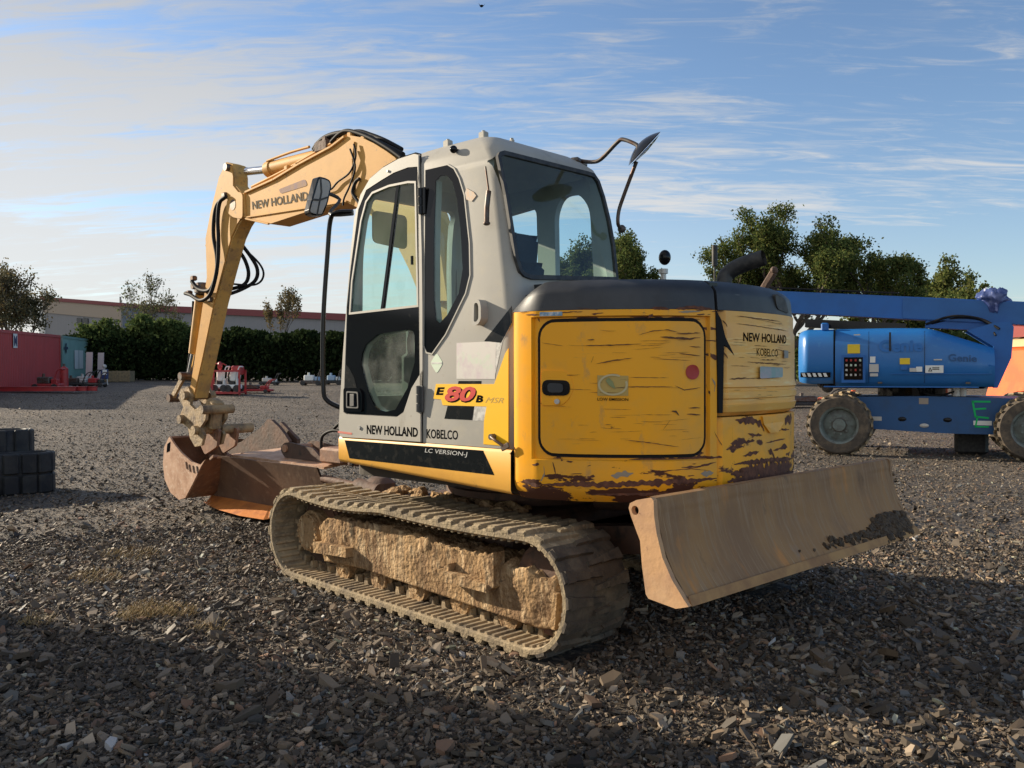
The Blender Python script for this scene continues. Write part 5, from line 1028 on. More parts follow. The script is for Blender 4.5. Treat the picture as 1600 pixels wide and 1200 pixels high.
b=MB(); b.prism([(4.45,.66),(4.78,.84),(5.1,.62),(5.0,.3),(4.5,.3)],1,-1.12,-1.16); b.build('rib_plate',m_drust,A2)
# ------------------------------------------------------------------ folded spare tracks at the left edge
def spare(name,label,pts,h,z0,wth,tilt=0):
    b=MB(); P=[Vector((p[0],p[1],0)) for p in pts]; C_=[]
    for i in range(len(P)):
        for k in range(6):
            p0,p1,p2,p3=P[i-1],P[i],P[(i+1)%len(P)],P[(i+2)%len(P)]; t=k/6
            C_.append(.5*((2*p1)+(p2-p0)*t+(2*p0-5*p1+4*p2-p3)*t*t+(3*p1-p0-3*p2+p3)*t**3))
    n_=len(C_); prof=[(-.022,0.01),(-.012,0),(.012,0),(.022,.01),(.022,h-.01),(.012,h),(-.012,h),(-.022,h-.01)]
    for i in range(n_):
        t=(C_[(i+1)%n_]-C_[i-1]).normalized(); nn=Vector((t.y,-t.x,0))
        for o,z in prof: q=C_[i]+nn*o; b.v.append((q.x,q.y,z0+z))
    for i in range(n_):
        j=(i+1)%n_
        for k in range(8): q=(k+1)%8; b.f.append((i*8+k,j*8+k,j*8+q,i*8+q)); b.mi.append(0)
    root=b.build(name,mat('new_black_track_rubber',(.020,.021,.024),.6,spec=.3,var=(.045,.044,.042),vscale=6,bump=.1,bscale=12),None,smooth=50)
    cen=sum(C_,Vector((0,0,0)))/n_
    g=MB()
    for i in range(0,n_,4):
        t=(C_[(i+1)%n_]-C_[i-1]).normalized(); nn=Vector((t.y,-t.x,0)); rz=math.atan2(t.y,t.x); nn=nn if nn.dot(C_[i]-cen)>0 else -nn
        for (za,zb) in ((.0,.47),(.50,1.0)): q=C_[i]+nn*.034; g.box((q.x,q.y,z0+h*(za+zb)/2),(.165,.05,h*(zb-za)),rz=rz,bev=.014)
    g.build('tread_lugs',MATS['new_black_track_rubber'],root); tag(root,label,'rubber track','folded spare rubber tracks'); return root
spare('spare_track','shorter folded black rubber track standing on edge, nearest the left edge',[(7.10,1.02),(7.12,1.25),(7.14,1.6),(7.16,2.1),(7.3,2.35),(7.5,2.2),(7.5,1.7),(7.46,1.3),(7.44,1.0),(7.28,.90)],.47,0,.05)
spare('spare_track','taller folded black rubber track standing on edge behind the shorter one',[(7.60,1.13),(7.62,1.5),(7.66,2.0),(7.7,2.5),(7.9,2.6),(8.1,2.3),(8.08,1.8),(8.0,1.3),(7.95,1.05),(7.75,1.0)],.72,0,.05)
# ------------------------------------------------------------------ leaves
def leafcloud(b,clumps,n,ls,rnd,flat=.6):
    tot=sum(c[3]**2 for c in clumps)
    for (cx,cy,cz,r) in clumps:
        for _ in range(int(n*r*r/tot)):
            d=Vector((rnd.gauss(0,1),rnd.gauss(0,1),rnd.gauss(0,1)))*r*.48
            p=Vector((cx+d.x,cy+d.y,cz+d.z*.8)); a=Vector((rnd.gauss(0,1),rnd.gauss(0,1),rnd.gauss(0,.7))).normalized(); c=a.orthogonal().normalized(); 
            c.rotate(Matrix.Rotation(rnd.random()*6.28,3,a)); e=a.cross(c); L=ls*rnd.uniform(.6,1.4)
            i=len(b.v); b.v+= [tuple(p-c*L),tuple(p+e*L*flat),tuple(p+c*L),tuple(p-e*L*flat)]; b.f.append((i,i+1,i+2,i+3)); b.mi.append(rnd.choice((0,0,1)))
def leafmat(name,c,c2):
    if name in MATS: return MATS[name]
    m=bpy.data.materials.new(name); m.use_nodes=True; n=m.node_tree.nodes; l=m.node_tree.links; n.clear(); o=n.new('ShaderNodeOutputMaterial'); d=n.new('ShaderNodeBsdfDiffuse'); t=n.new('ShaderNodeBsdfTranslucent'); mx=n.new('ShaderNodeMixShader'); mx.inputs[0].default_value=.35
    g=n.new('ShaderNodeNewGeometry'); r=n.new('ShaderNodeMix'); r.data_type='RGBA'; l.new(g.outputs['Random Per Island'],r.inputs['Factor']); r.inputs['A'].default_value=(*c,1); r.inputs['B'].default_value=(*c2,1)
    for s_ in (d,t): l.new(r.outputs['Result'],s_.inputs[0])
    l.new(d.outputs[0],mx.inputs[1]); l.new(t.outputs[0],mx.inputs[2]); l.new(mx.outputs[0],o.inputs[0]); MATS[name]=m; return m
m_bark=mat('bark',(.09,.075,.06),.9,var=(.05,.04,.03),vscale=8)
def grow(b,p,d,L,r,depth,rnd,tips,spread=.6,up_=.15,minr=.012):
    pts=[p]; dd=d.copy()
    for i in range(3): dd=(dd+Vector((rnd.gauss(0,.13),rnd.gauss(0,.13),rnd.gauss(0,.08)+up_*.3))).normalized(); pts.append(pts[-1]+dd*L/3)
    b.tube(pts,[r,max(minr,r*.62)],n=6 if depth>2 else 4,sub=2,cap=False); tips.append((pts[-1],depth)); tips.append((pts[2],depth))
    if depth<=0: return
    for k in range(rnd.choice((2,3,3))):
        a=Vector((rnd.gauss(0,1),rnd.gauss(0,1),rnd.gauss(0,.6))).normalized(); nd=(dd+a*spread+Vector((0,0,up_))).normalized(); grow(b,pts[-1] if k<2 else pts[2],nd,L*rnd.uniform(.62,.85),r*.62,depth-1,rnd,tips,spread,up_,minr)
def tree(name,label,px,D,h,w_,seed,nleaf,ls,mats,cr=.55,base=.25,group=None,depth=4,clr=(.35,.8),minr=.02,spread=.65,kind='tree',dz=0,thick=1):
    rnd=random.Random(seed); x,y=px; z=gz(x,y)+dz; root=thing(name,label,kind,(x,y,z),0,group); b=MB(); tips=[]
    th=h*base; b.tube([(0,0,-.3),(rnd.gauss(0,.05),0,th*.5),(rnd.gauss(0,.1),rnd.gauss(0,.1),th)],[h*.035*thick,h*.026*thick],n=8,sub=2,cap=False)
    for k in range(4):
        a=6.28*k/4+rnd.random(); grow(b,Vector((0,0,th*(.75+.08*k))),Vector((math.cos(a)*.8,math.sin(a)*.8,.8)).normalized(),h*.26,h*.018*thick,depth,rnd,tips,spread,.12,minr)
    grow(b,Vector((0,0,th)),Vector((0,0,1)),h*.27,h*.02*thick,depth,rnd,tips,spread,.15,minr)
    zs=[t[0].z for t in tips]; xs=[math.hypot(t[0].x,t[0].y) for t in tips]; sz=(h-th)/(max(zs)-th); sx=w_/2/sorted(xs)[int(len(xs)*.97)]
    for i,v in enumerate(b.v):
        if v[2]>th: b.v[i]=(v[0]*sx,v[1]*sx,th+(v[2]-th)*sz)
        else:
            q=max(0,v[2]/th); b.v[i]=(v[0]*(1+(sx-1)*q*q),v[1]*(1+(sx-1)*q*q),v[2])
    b.build('trunk',m_bark,root,smooth=60,fixn=False)
    if nleaf:
        cl=[(t[0].x*sx,t[0].y*sx,th+(t[0].z-th)*sz,cr*rnd.uniform(*clr)) for t in tips if t[1]<=2]
        b=MB(); leafcloud(b,cl,nleaf,ls,rnd); b.build('crown',mats,root,fixn=False)
    return root
lm1=leafmat('oak_leaf',(.035,.060,.020),(.12,.15,.050)); lm2=leafmat('oak_leaf_light',(.08,.105,.03),(.19,.19,.06)); lm3=leafmat('autumn_leaf',(.09,.075,.035),(.18,.13,.06)); lm4=leafmat('grey_leaf',(.08,.08,.05),(.16,.145,.085))
m_hdg=leafmat('hedge_leaf',(.012,.022,.010),(.035,.05,.018))
T1=[(18.491,-37.039)][0]; T1b=[(15.651,-40.675)][0]; T1c=[(21.729,-37.459)][0]; T2=[(25.299,-31.185)][0]; T3=[(17.231,-54.052)][0]; T4=[(14.777,-52.792)][0]; T5=[(56.030,-10.706)][0]; T6=[(59.167,-20.616)][0]; T7=[(53.540,-27.891)][0]; T8=[(16.218,-46.944)][0]; T9=[(27.967,-31.518)][0]
tree('oak_tree','tallest green oak, its ragged crown rising right behind the exhaust pipe',T1,47,9.1,9.4,3,50000,.065,[lm1,lm2],cr=.62,base=.2,group='green trees beyond the yard on the right')
tree('oak_tree','broad green oak merging with the right side of the tallest oak above the blue boom',T1b,49,7.5,6.6,14,30000,.065,[lm1,lm2],cr=.55,base=.2,group='green trees beyond the yard on the right')
tree('oak_tree','smaller green oak at the left flank of the tallest oak, just right of the hood',T1c,49,7.6,4.6,27,26000,.065,[lm1,lm2],cr=.5,base=.2,group='green trees beyond the yard on the right')
tree('oak_tree','dark green tree just right of the cab, beyond the pre cleaner',T2,46,8.0,4.8,9,32000,.065,[lm1,lm2],cr=.5,base=.2,group='green trees beyond the yard on the right')
tree('oak_tree','green tree seen through the rear window glass of the cab',T9,48,7.8,5.0,19,26000,.065,[lm1,lm2],cr=.5,base=.2,group='green trees beyond the yard on the right')
tree('pale_tree','small pale green tree behind the blue boom near the right edge',T3,62,7.6,3.2,31,9000,.10,[lm2,lm1],cr=.55,base=.2)
tree('pale_tree','lowest pale green bush just left of the crumpled tarpaulin on the blue boom',T4,60,5.8,2.6,37,6000,.10,[lm2,lm1],cr=.5,base=.2)
tree('pale_tree','low green tree under the blue boom between the boom and the lift housing',T8,55,5.4,8.0,41,14000,.10,[lm2,lm1],cr=.6,base=.2)
tree('grey_tree','fine leaved brownish tree at the left edge behind the red container',T5,62,7.3,6.0,51,16000,.075,[lm4,lm3],cr=.8,base=.16,depth=5)
tree('bare_tree','nearly leafless tree with fine upright twigs left of the digging arm',T6,68,7.6,4.6,61,3500,.075,[lm4,lm1],cr=.5,base=.22,depth=5,minr=.010,spread=.5,thick=.45)
tree('bare_tree','small half bare tree with brown leaves sticking up over the hedge right of the arm',T7,66,6.6,2.8,71,2600,.08,[lm3,lm4],cr=.35,base=.30,depth=4,minr=.010,spread=.4,thick=.5)
# hedge across the back of the yard
def hedge(name,label,P,h0,h1,th,n,ls,seed,mats):
    rnd=random.Random(seed); b=MB(); A=Vector(P[0]+(0,));B=Vector(P[1]+(0,)); L=(B-A).length; e=(B-A)/L; nn=Vector((-e.y,e.x,0))
    for _ in range(n):
        t=rnd.random(); w_=rnd.gauss(0,th*.35); hh=h0+(h1-h0)*(.5+.55*noise.fractal(Vector((t*L*.16,seed,0)),1,2,5)+.35*noise.noise(Vector((t*L*.9,seed+3,0)))); z=hh*rnd.random()**.6; p=A+e*t*L+nn*w_; p.z=gz(p.x,p.y)+z
        a=Vector((rnd.gauss(0,1),rnd.gauss(0,1),rnd.gauss(0,.7))).normalized(); c=a.orthogonal().normalized(); c.rotate(Matrix.Rotation(rnd.random()*6.28,3,a)); f=a.cross(c); l_=ls*rnd.uniform(.6,1.5)
        i=len(b.v); b.v+=[tuple(p-c*l_),tuple(p+f*l_*.6),tuple(p+c*l_),tuple(p-f*l_*.6)]; b.f.append((i,i+1,i+2,i+3)); b.mi.append(0)
    o=b.build(name,mats,None,fixn=False); stuff(o,label,'hedge'); return o
HG=[(59.497,-13.263),(29.973,-32.391),(55.884,-14.909),(50.815,-19.881),(20.751,-41.502),(7.216,-44.548)]
hedge('hedge','dark overgrown hedge closing off the back of the yard behind the arm',(HG[0],HG[1]),1.9,3.75,1.8,90000,.12,4,m_hdg)
hedge('hedge_undergrowth','low green undergrowth below the oaks behind the blue lift',(HG[4],HG[5]),1.4,3.6,2.2,22000,.13,8,lm1)
hedge('shrub_mass','taller loose green shrubs rising from the hedge below the left bare tree',(HG[2],HG[3]),2.4,4.9,1.6,15000,.11,11,lm1)
# ------------------------------------------------------------------ warehouses beyond the hedge
m_wall=mat('pale_grey_cladding',(.21,.215,.225),.6,var=[((.24,.24,.25),2,.4,.7,(8,8,.2))]); m_trim=mat('maroon_roof_trim',(.19,.035,.04),.5); m_soff=mat('beige_fascia',(.34,.28,.22),.6); m_white=mat('white_panel',(.75,.75,.70),.5); m_wblk=mat('dark_window',(.02,.025,.03),.2)
WA=[(92.144,-22.773),(82.416,-26.964),(85.960,-28.923),(61.357,-45.162)]
def yz(px,py,D): return 1.405+(582-py)/1373.4*D
def wbuild(name,label,A,B,zt0,zt1,depth,trimh,soff=0):
    root=thing(name,label,'building',(A[0],A[1],0)); a=Vector((0,0,0)); e=Vector((B[0]-A[0],B[1]-A[1],0)); L=e.length; e/=L; nn=Vector((-e.y,e.x,0)); 
    if nn.dot(Vector((A[0]-CAM.x,A[1]-CAM.y,0)))<0: nn=-nn
    def q(t,d,z): p=e*t+nn*d; return (p.x,p.y,z)
    def blk(t0,t1,d0,d1,z0a,z1a,z0b,z1b,m,nm):
        b=MB(); b.add([q(t0,d0,z0a),q(t1,d0,z0b),q(t1,d1,z0b),q(t0,d1,z0a),q(t0,d0,z1a),q(t1,d0,z1b),q(t1,d1,z1b),q(t0,d1,z1a)],[(0,1,2,3),(4,5,6,7),(0,1,5,4),(1,2,6,5),(2,3,7,6),(3,0,4,7)]); return b.build(nm,m,root)
    blk(0,L,0,depth,-.5,zt0-trimh,-.5,zt1-trimh,m_wall,'wall')
    blk(-.3,L+.3,-.25,depth,zt0-trimh,zt0,zt1-trimh,zt1,m_trim,'roof')
    return root,blk,L
r1,blk,L=wbuild('warehouse','grey warehouse with thin maroon roof edge and beige fascia above the red and green containers',WA[0],WA[1],yz(0,477,100),yz(0,483,92),25,.35)
za,zb_=yz(0,477,100),yz(0,483,92); blk(0,L,-.12,0,za-1.6,za-.36,zb_-1.6,zb_-.36,m_soff,'fascia')
for (t0,t1) in ((.44,.50),(.52,.58)): blk(L*t0,L*t1,-.10,0,za-2.9+.1,za-2.25,za-2.9,za-2.35,m_wblk,'window')
blk(L*.86,L*.98,-.10,0,.5,za-3.6,.5,za-3.7,m_white,'door'); blk(L*.985,L*1.0,-.2,0,.5,za-.4,.5,zb_-.4,m_soff,'corner_post'); blk(-L*.05,L*.02,-.10,0,.5,za-.4,.5,za-.4,m_white,'door')
r2,blk,L=wbuild('warehouse','long low grey warehouse with a wide maroon roof band behind the hedge and the arm',WA[2],WA[3],yz(0,484,96),yz(0,497,82),25,.62)
# ------------------------------------------------------------------ containers
def container(name,label,A,B,H_,mm,group,seed):
    root=thing(name,label,'container',(A[0],A[1],gz(*A))); e=Vector((B[0]-A[0],B[1]-A[1],gz(*B)-gz(*A))); L=Vector((e.x,e.y,0)).length; sl=e.z/L; e=Vector((e.x,e.y,0))/L; nn=Vector((-e.y,e.x,0))
    if nn.dot(Vector((A[0]-CAM.x,A[1]-CAM.y,0)))<0: nn=-nn
    def q(t,d,z): p=e*t+nn*d; return (p.x,p.y,z+t*sl)
    b=MB(); n_=int(L/.28); pts=[]
    for i in range(n_): t=.1+(L-.2)*i/n_; w_=(L-.2)/n_; pts+=[(t,.0),(t+w_*.3,0),(t+w_*.5,.04),(t+w_*.8,.04)]
    pts.append((L-.1,0))
    b.grid(list(range(len(pts))),[.15,H_-.12],lambda k,z:q(pts[int(k)][0],pts[int(k)][1],z)); b.build('side_wall',mm,root,fixn=False)
    b=MB()
    def blk(t0,t1,d0,d1,z0,z1): b.add([q(t0,d0,z0),q(t1,d0,z0),q(t1,d1,z0),q(t0,d1,z0),q(t0,d0,z1),q(t1,d0,z1),q(t1,d1,z1),q(t0,d1,z1)],[(0,1,2,3),(4,5,6,7),(0,1,5,4),(1,2,6,5),(2,3,7,6),(3,0,4,7)])
    blk(0,L,-.03,.08,0,.16); blk(0,L,-.03,.08,H_-.13,H_); blk(0,.12,-.03,.1,0,H_); blk(L-.12,L,-.03,.1,0,H_); blk(0,L,2.3,2.4,0,H_); blk(0,.05,0,2.4,.05,H_); blk(L-.05,L,0,2.4,.05,H_); blk(0,L,.02,2.38,H_-.06,H_-.02); b.build('frame',mm,root); return root,q
CT=[(32.084,-3.269),(46.668,-10.853),(47.122,-11.083),(59.365,-17.138),(38.570,-6.326)]
m_cred=mat('red_container_paint',(.50,.060,.055),.6,var=[((.42,.055,.05),.6,.4,.7,None),((.28,.07,.05),5,.62,.75,None)]); m_cgrn=mat('green_container_paint',(.20,.33,.29),.6,var=[((.16,.28,.25),.8,.4,.7,None)])
c1,q1=container('shipping_container','red shipping container with a small white emblem at the left edge of the yard',CT[0],CT[1],2.60,m_cred,None,1)
c2,q2=container('shipping_container','grey green shipping container with white lettering next to the red one',CT[2],CT[3],2.60,m_cgrn,None,2)
Lr=math.hypot(CT[1][0]-CT[0][0],CT[1][1]-CT[0][1]); tm=math.hypot(CT[4][0]-CT[0][0],CT[4][1]-CT[0][1])
def mark(par,q,t,z,w_,h_,col,name,o=-.04): b=MB(); b.add([q(t,o,z),q(t+w_,o,z),q(t+w_,o,z+h_),q(t,o,z+h_)],[(0,1,2,3)]); return b.build(name,col,par,fixn=False)
mark(c1,q1,tm-.3,1.85,.7,.62,m_white,'white_emblem'); text('M','emblem_text',[(tm-.2,1.93),(tm+.3,1.93),(tm+.3,2.38),(tm-.2,2.38)],lambda p:q1(p[0],-.05,p[1]),mat('blue_print',(.02,.03,.12),.5),c1,bold=.03)
Lg=math.hypot(CT[3][0]-CT[2][0],CT[3][1]-CT[2][1])
for (t,z,w_,h_) in ((.26,.75,.10,1.1),(.37,.75,.11,1.1)): mark(c2,q2,Lg*t,z,Lg*w_,h_,m_white,'white_lettering_block')
text('SEACO','container_text',[(Lg*.38,1.2),(Lg*.47,1.2),(Lg*.47,1.6),(Lg*.38,1.6)],lambda p:q2(p[0],-.05,p[1]),m_cgrn,c2,bold=.02) if False else None
text('+','mark_text',[(.4,1.65),(1.5,1.65),(1.5,2.2),(.4,2.2)],lambda p:q2(p[0],-.05,p[1]),mat('navy_print',(.02,.04,.08),.5),c2,bold=.03)
# ------------------------------------------------------------------ clutter at the left
def at(P): return (P[0],P[1],gz(*P))
CL=[(34.643,-5.545),(37.213,-7.551),(37.992,-8.453),(45.305,-11.875),(48.923,-13.676),(43.178,-11.938),(48.593,-14.633),(38.107,-8.065),(40.732,-9.756),(40.591,-10.203),(39.512,-10.287)]
FZ=math.atan2(Rv.y,Rv.x)
m_rp=mat('red_machine_paint',(.42,.03,.03),.45,var=(.30,.03,.03),vscale=5); m_wood=mat('crate_wood',(.30,.22,.12),.8,var=(.20,.15,.09),vscale=8)
t=thing('steel_beam','low red steel beams lying in front of the red container','steel beam',at(CL[0]),FZ)
for k in range(3): b=MB(); b.box((.4+.5*k,.25*k,.12+.0*k),(4.2-.4*k,.12,.16),bev=.01); b.box((.4+.5*k,.25*k,.21),(4.2-.4*k,.2,.02)); b.build('beam',m_rp,t)
t=thing('gas_cylinder','upright red cylinder standing at the joint of the two containers','cylinder',at(CL[2]),0)
b=MB(); b.cyl((0,0,0),(0,0,.9),.17,n=20); b.cyl((0,0,.9),(0,0,1.0),.17,.06,n=20); b.build('body',m_rp,t,smooth=40); b=MB(); b.cyl((0,0,1.0),(0,0,1.12),.05,n=10); b.build('valve',m_dsteel,t)
for i,(P,l) in enumerate(((CL[3],'left one of two pale pink boards leaning upright on the green container'),(CL[4],'right one of two pale pink boards standing at the end of the green container'))):
    t=thing('pale_board',l,'board',at(P),FZ); b=MB(); b.box((0,0,.85),(.34,.05,1.7),rx=-.08,bev=.005); b.build('panel',mat('pale_pink_board',(.55,.44,.42),.6),t); b=MB(); b.box((0,-.06,.03),(.5,.3,.06)); b.build('foot',m_dsteel,t)
t=thing('timber_crate','long wooden crate on the ground right of the green container','crate',at(CL[6]),FZ); 
for k in range(4): b=MB(); b.box((0,-.35,.10+.16*k),(1.5,.03,.13)); b.build('plank',m_wood,t)
b=MB(); b.box((0,0,.33),(1.45,.66,.62)); b.build('box',m_wood,t)
for x in (-.7,0,.7): b=MB(); b.box((x,-.38,.33),(.08,.03,.66)); b.build('batten',m_wood,t)
def smallmachine(name,label,P,cols,seed,w_=.9,h_=.8,cat='machine',group=None,rz=0):
    """compact ground plant: chassis, engine block, handle bar and wheels"""
    t=thing(name,label,cat,at(P),FZ+rz,group); r=random.Random(seed)
    b=MB(); b.box((0,0,h_*.20),(w_,.5,h_*.18),bev=.03); b.build('chassis',cols[0],t)
    b=MB(); b.box((-w_*.1,0,h_*.45),(w_*.45,.38,h_*.34),bev=.04); b.cyl((-w_*.1,-.1,h_*.6),(-w_*.1,-.1,h_*.78),.06,n=10); b.build('engine',cols[1],t)
    b=MB(); b.box((w_*.28,0,h_*.40),(w_*.22,.3,h_*.25),bev=.03); b.build('tank',cols[2],t)
    b=MB(); b.tube([(w_*.3,.2,h_*.3),(w_*.42,.2,h_*.85),(w_*.55,.2,h_)],.025,n=6,sub=3); b.tube([(w_*.3,-.2,h_*.3),(w_*.42,-.2,h_*.85),(w_*.55,-.2,h_)],.025,n=6,sub=3); b.tube([(w_*.55,.2,h_),(w_*.55,-.2,h_)],.025,n=6); b.build('handle_bar',cols[0],t)
    for x in (-w_*.35,w_*.35): b=MB(); b.cyl((x,-.30,h_*.14),(x,-.24,h_*.14),h_*.14,n=16); b.cyl((x,.24,h_*.14),(x,.30,h_*.14),h_*.14,n=16); b.build('wheel',m_rub,t,smooth=40)
    return t
smallmachine('plate_compactor','small dark red machine in front of the red container',CL[1],(m_rp,m_dsteel,m_rp),1,1.2,.9,'compactor')
smallmachine('plate_compactor','dark machine with grey top in front of the green container, next to the red cylinder',CL[8],(m_rub,m_dsteel,m_pale),2,1.5,.7,'compactor')
smallmachine('generator','black and grey machine lying before the left pale board',CL[9],(m_rub,m_pale,m_dsteel),3,1.2,.8,'generator')
smallmachine('trench_rammer','small dark machine between the two pale boards and the crate',CL[10],(m_dsteel,m_rp,m_rub),4,.9,.7,'rammer')
t=thing('signal_cart','narrow cart with white and blue panels beside the timber crate','cart',at(CL[5]),FZ)
b=MB(); b.box((0,0,.55),(.34,.2,.5),bev=.03); b.build('panel',mat('blue_panel',(.03,.05,.15),.5),t); b=MB(); b.box((.06,-.11,.65),(.22,.02,.26)); b.build('white_plate',m_white,t); b=MB(); b.tube([(-.15,0,0),(-.12,0,.4)],.03,sub=1); b.tube([(.15,0,0),(.12,0,.4)],.03,sub=1); b.sphere((0,0,.95),.11,10,8); b.tube([(0,0,.8),(0,0,.95)],.03,sub=1); b.build('stand',m_pale,t)
# red rack with white rammers, mid distance right of the arm
RK=[(29.155,-11.944),(29.604,-13.283),(37.263,-18.054),(35.359,-19.391),(35.639,-20.851)]
t=thing('steel_cage','red steel rack loaded with small white machines right of the digging arm','rack',at(RK[0]),FZ)
b=MB()
for x in (-.75,.55): 
    for y in (-.4,.4): b.box((x,y,.5),(.07,.07,1.0))
for z in (.08,.95): 
    for y in (-.4,.4): b.box((-.1,y,z),(1.35,.07,.08))
b.box((-.1,0,.09),(1.35,.85,.06)); b.build('frame',m_rp,t)
b=MB(); b.box((-.62,-.42,.55),(.26,.04,.85)); b.box((.30,.2,.98),(.4,.5,.36),bev=.05); b.build('side_panel',m_rp,t)
for i,x in enumerate((-.30,.22)):
    t2=smallmachine('trench_rammer','left one of two white and black rammers standing in the red rack' if i==0 else 'right one of two white and black rammers standing in the red rack',(RK[0][0]+x*Rv.x,RK[0][1]+x*Rv.y),(m_white,m_rub,m_white),5+i,.5,1.0,'rammer','rammers in the red rack'); t2.location.z+=.12
    b=MB(); b.box((0,-.12,.62),(.26,.2,.42),bev=.05); b.box((0,-.1,.2),(.36,.35,.14),bev=.04); b.build('cover',m_white,t2)
b=MB(); b.sphere((-.35,0,1.15),.10,10,8,(1,1,1.8)); b.tube([(-.6,0,1.2),(-.35,0,1.28),(-.1,0,1.18)],.025,n=6,sub=2); b.build('spare_tank',m_rp,t,smooth=60)
smallmachine('garden_tiller','low red tiller on the gravel right of the red rack',RK[1],(m_rp,m_dsteel,m_rp),9,1.5,.55,'tiller')
smallmachine('light_box','tiny pale box shaped machine at the foot of the hedge',RK[2],(m_rub,m_pale,m_white),10,1.0,.6,'machine')
m_bl2=mat('pale_blue_paint',(.30,.42,.55),.5)
smallmachine('floor_saw','pale grey blue machine at the hedge foot left of the cab grab rail',RK[3],(m_dsteel,m_white,m_bl2),11,1.1,.85,'saw')
smallmachine('floor_saw','pale blue machine at the hedge foot seen behind the cab grab rail',RK[4],(m_rub,m_bl2,m_white),12,.9,.8,'saw')
# ------------------------------------------------------------------ blue telescopic boom lift
EA_=Vector((2.6,-9.75,0)); EB_=Vector((.1,-10.75,0)); ee=(EB_-EA_).normalized(); LR=math.atan2(ee.y,ee.x)
# local: x along the lift towards the right of the photo, y towards the camera
BLF=thing('boom_lift','blue telescopic boom lift with big mud caked wheels parked behind the blade','boom lift',tuple(EA_),LR)
BLF.rotation_euler=(0,0,LR)
# for this heading +y local points away from or towards the camera
ny=Vector((-ee.y,ee.x,0)); sg_=1 if ny.dot(Vector((CAM.x,CAM.y,0))-EA_)>0 else -1
m_blue=mat('boom_lift_blue',(.018,.15,.42),.35,var=[((.018,.14,.42),2.5,.45,.7,None),((.04,.19,.44),8,.6,.75,None)],bump=.03,bscale=3); m_blued=mat('dull_blue_boom',(.008,.12,.40),.45,var=[((.010,.10,.32),2,.45,.7,None)]); m_tyre=mat('muddy_tyre',(.075,.06,.045),.9,var=[((.16,.12,.08),6,.45,.65,None),((.04,.035,.03),10,.55,.7,None)],bump=.4,bscale=40)
m_lug=mat('mud_on_tread',(.26,.20,.12),.95,var=(.22,.16,.09),vscale=12)
m_rim=mat('grey_green_rim',(.16,.19,.17),.5,var=(.10,.10,.085),vscale=8)
def LY(y): return sg_*y
def wheel(x,yf,r=.50,w_=.36,lab='wheel'):
    """yf = local y of the outer face (0 = nearest face to the camera)"""
    root=MB(); P=[(r*.62,0),(r*.90,.0),(r*.97,-.03),(r,-.09),(r,-w_+.09),(r*.97,-w_+.03),(r*.9,-w_),(r*.62,-w_)]
    n_=48; b=MB()
    for i in range(n_):
        a=2*math.pi*i/n_
        for (ra,d) in P: b.v.append((x+ra*math.cos(a),LY(yf+d),r+ra*math.sin(a)))
    K=len(P)
    for i in range(n_):
        j=(i+1)%n_
        for k in range(K-1): b.f.append((i*K+k,j*K+k,j*K+k+1,i*K+k+1)); b.mi.append(0)
    ty=b.build('tyre',m_tyre,BLF,smooth=40)
    g=MB()
    for i in range(22):
        for row in (0,1):
            a=2*math.pi*(i+.5*row)/22; y0,y1=(-.01,-w_*.52) if row==0 else (-w_+.01,-w_*.48); V=[]
            for y,sk in ((y0,0),(y1,.13)):
                for da,rr in ((-.05,r*.985),(.05,r*.985),(.035,r+.022),(-.035,r+.022)): V.append((x+rr*math.cos(a+da+sk),LY(yf+y),r+rr*math.sin(a+da+sk)))
            g.add(V,[(0,1,2,3),(7,6,5,4),(0,4,5,1),(1,5,6,2),(2,6,7,3),(3,7,4,0)])
    g.build('tread',m_lug,ty)
    g=MB(); 
    P=[(.0,-.06),(r*.2,-.06),(r*.22,-.10),(r*.5,-.14),(r*.56,-.03),(r*.63,-.01),(r*.64,-.03)]
    for i in range(n_):
        a=2*math.pi*i/n_
        for (ra,d) in P: g.v.append((x+ra*math.cos(a),LY(yf+d),r+ra*math.sin(a)))
    K=len(P)
    for i in range(n_):
        j=(i+1)%n_
        for k in range(K-1): g.f.append((i*K+k,j*K+k,j*K+k+1,i*K+k+1)); g.mi.append(0)
    for i in range(9): a=2*math.pi*i/9; g.cyl((x+r*.3*math.cos(a),LY(yf-.12),r+r*.3*math.sin(a)),(x+r*.3*math.cos(a),LY(yf-.07),r+r*.3*math.sin(a)),.02,n=6)
    g.build('rim',m_rim,ty,smooth=30)
for x in (0,2.78):
    wheel(x,0); wheel(x,-1.95)
def lp(loop,y0,y1,name,m,par=BLF,r=0,smooth=None): b=MB(); P=rounded(loop,r) if r else loop; b.prism(P,1,LY(y0),LY(y1)); return b.build(name,m,par,smooth=smooth)
CH=[(0.263,0.958),(1.414,1.009),(2.644,0.902),(2.630,0.307),(1.598,0.346),(0.458,0.429)]
m_bch=mat('dark_blue_chassis',(.015,.085,.23),.5,var=[((.02,.07,.17),3,.45,.7,None)])
CHO=lp([(.25,.96),(1.3,.98),(2.9,.95),(2.9,.38),(1.6,.38),(.45,.43)],-.42,-1.85,'chassis',m_bch)
for x in (0,2.78): b=MB(); b.cyl((x,LY(-.1),.5),(x,LY(-2.2),.5),.12,n=14); b.build('axle',m_dsteel,BLF)
for x in (.95,1.62): b=MB(); b.sphere((x,LY(-.42),.60),.055,12,6,(1.2,.3,.7)); b.build('tie_down_hole',m_blk,CHO)
b=MB(); b.sphere((1.28,LY(-.42),.50),.06,12,6,(1.2,.3,.6)); b.build('tie_down_hole',m_pale,CHO)
for (x,z,w_,h_,m_) in ((1.27,.90,.14,.10,m_soff),(.55,.60,.18,.07,m_pale),(2.12,.56,.26,.07,m_white)): b=MB(); b.box((x,LY(-.417),z),(w_,.006,h_)); b.build('chassis_label',m_,CHO)
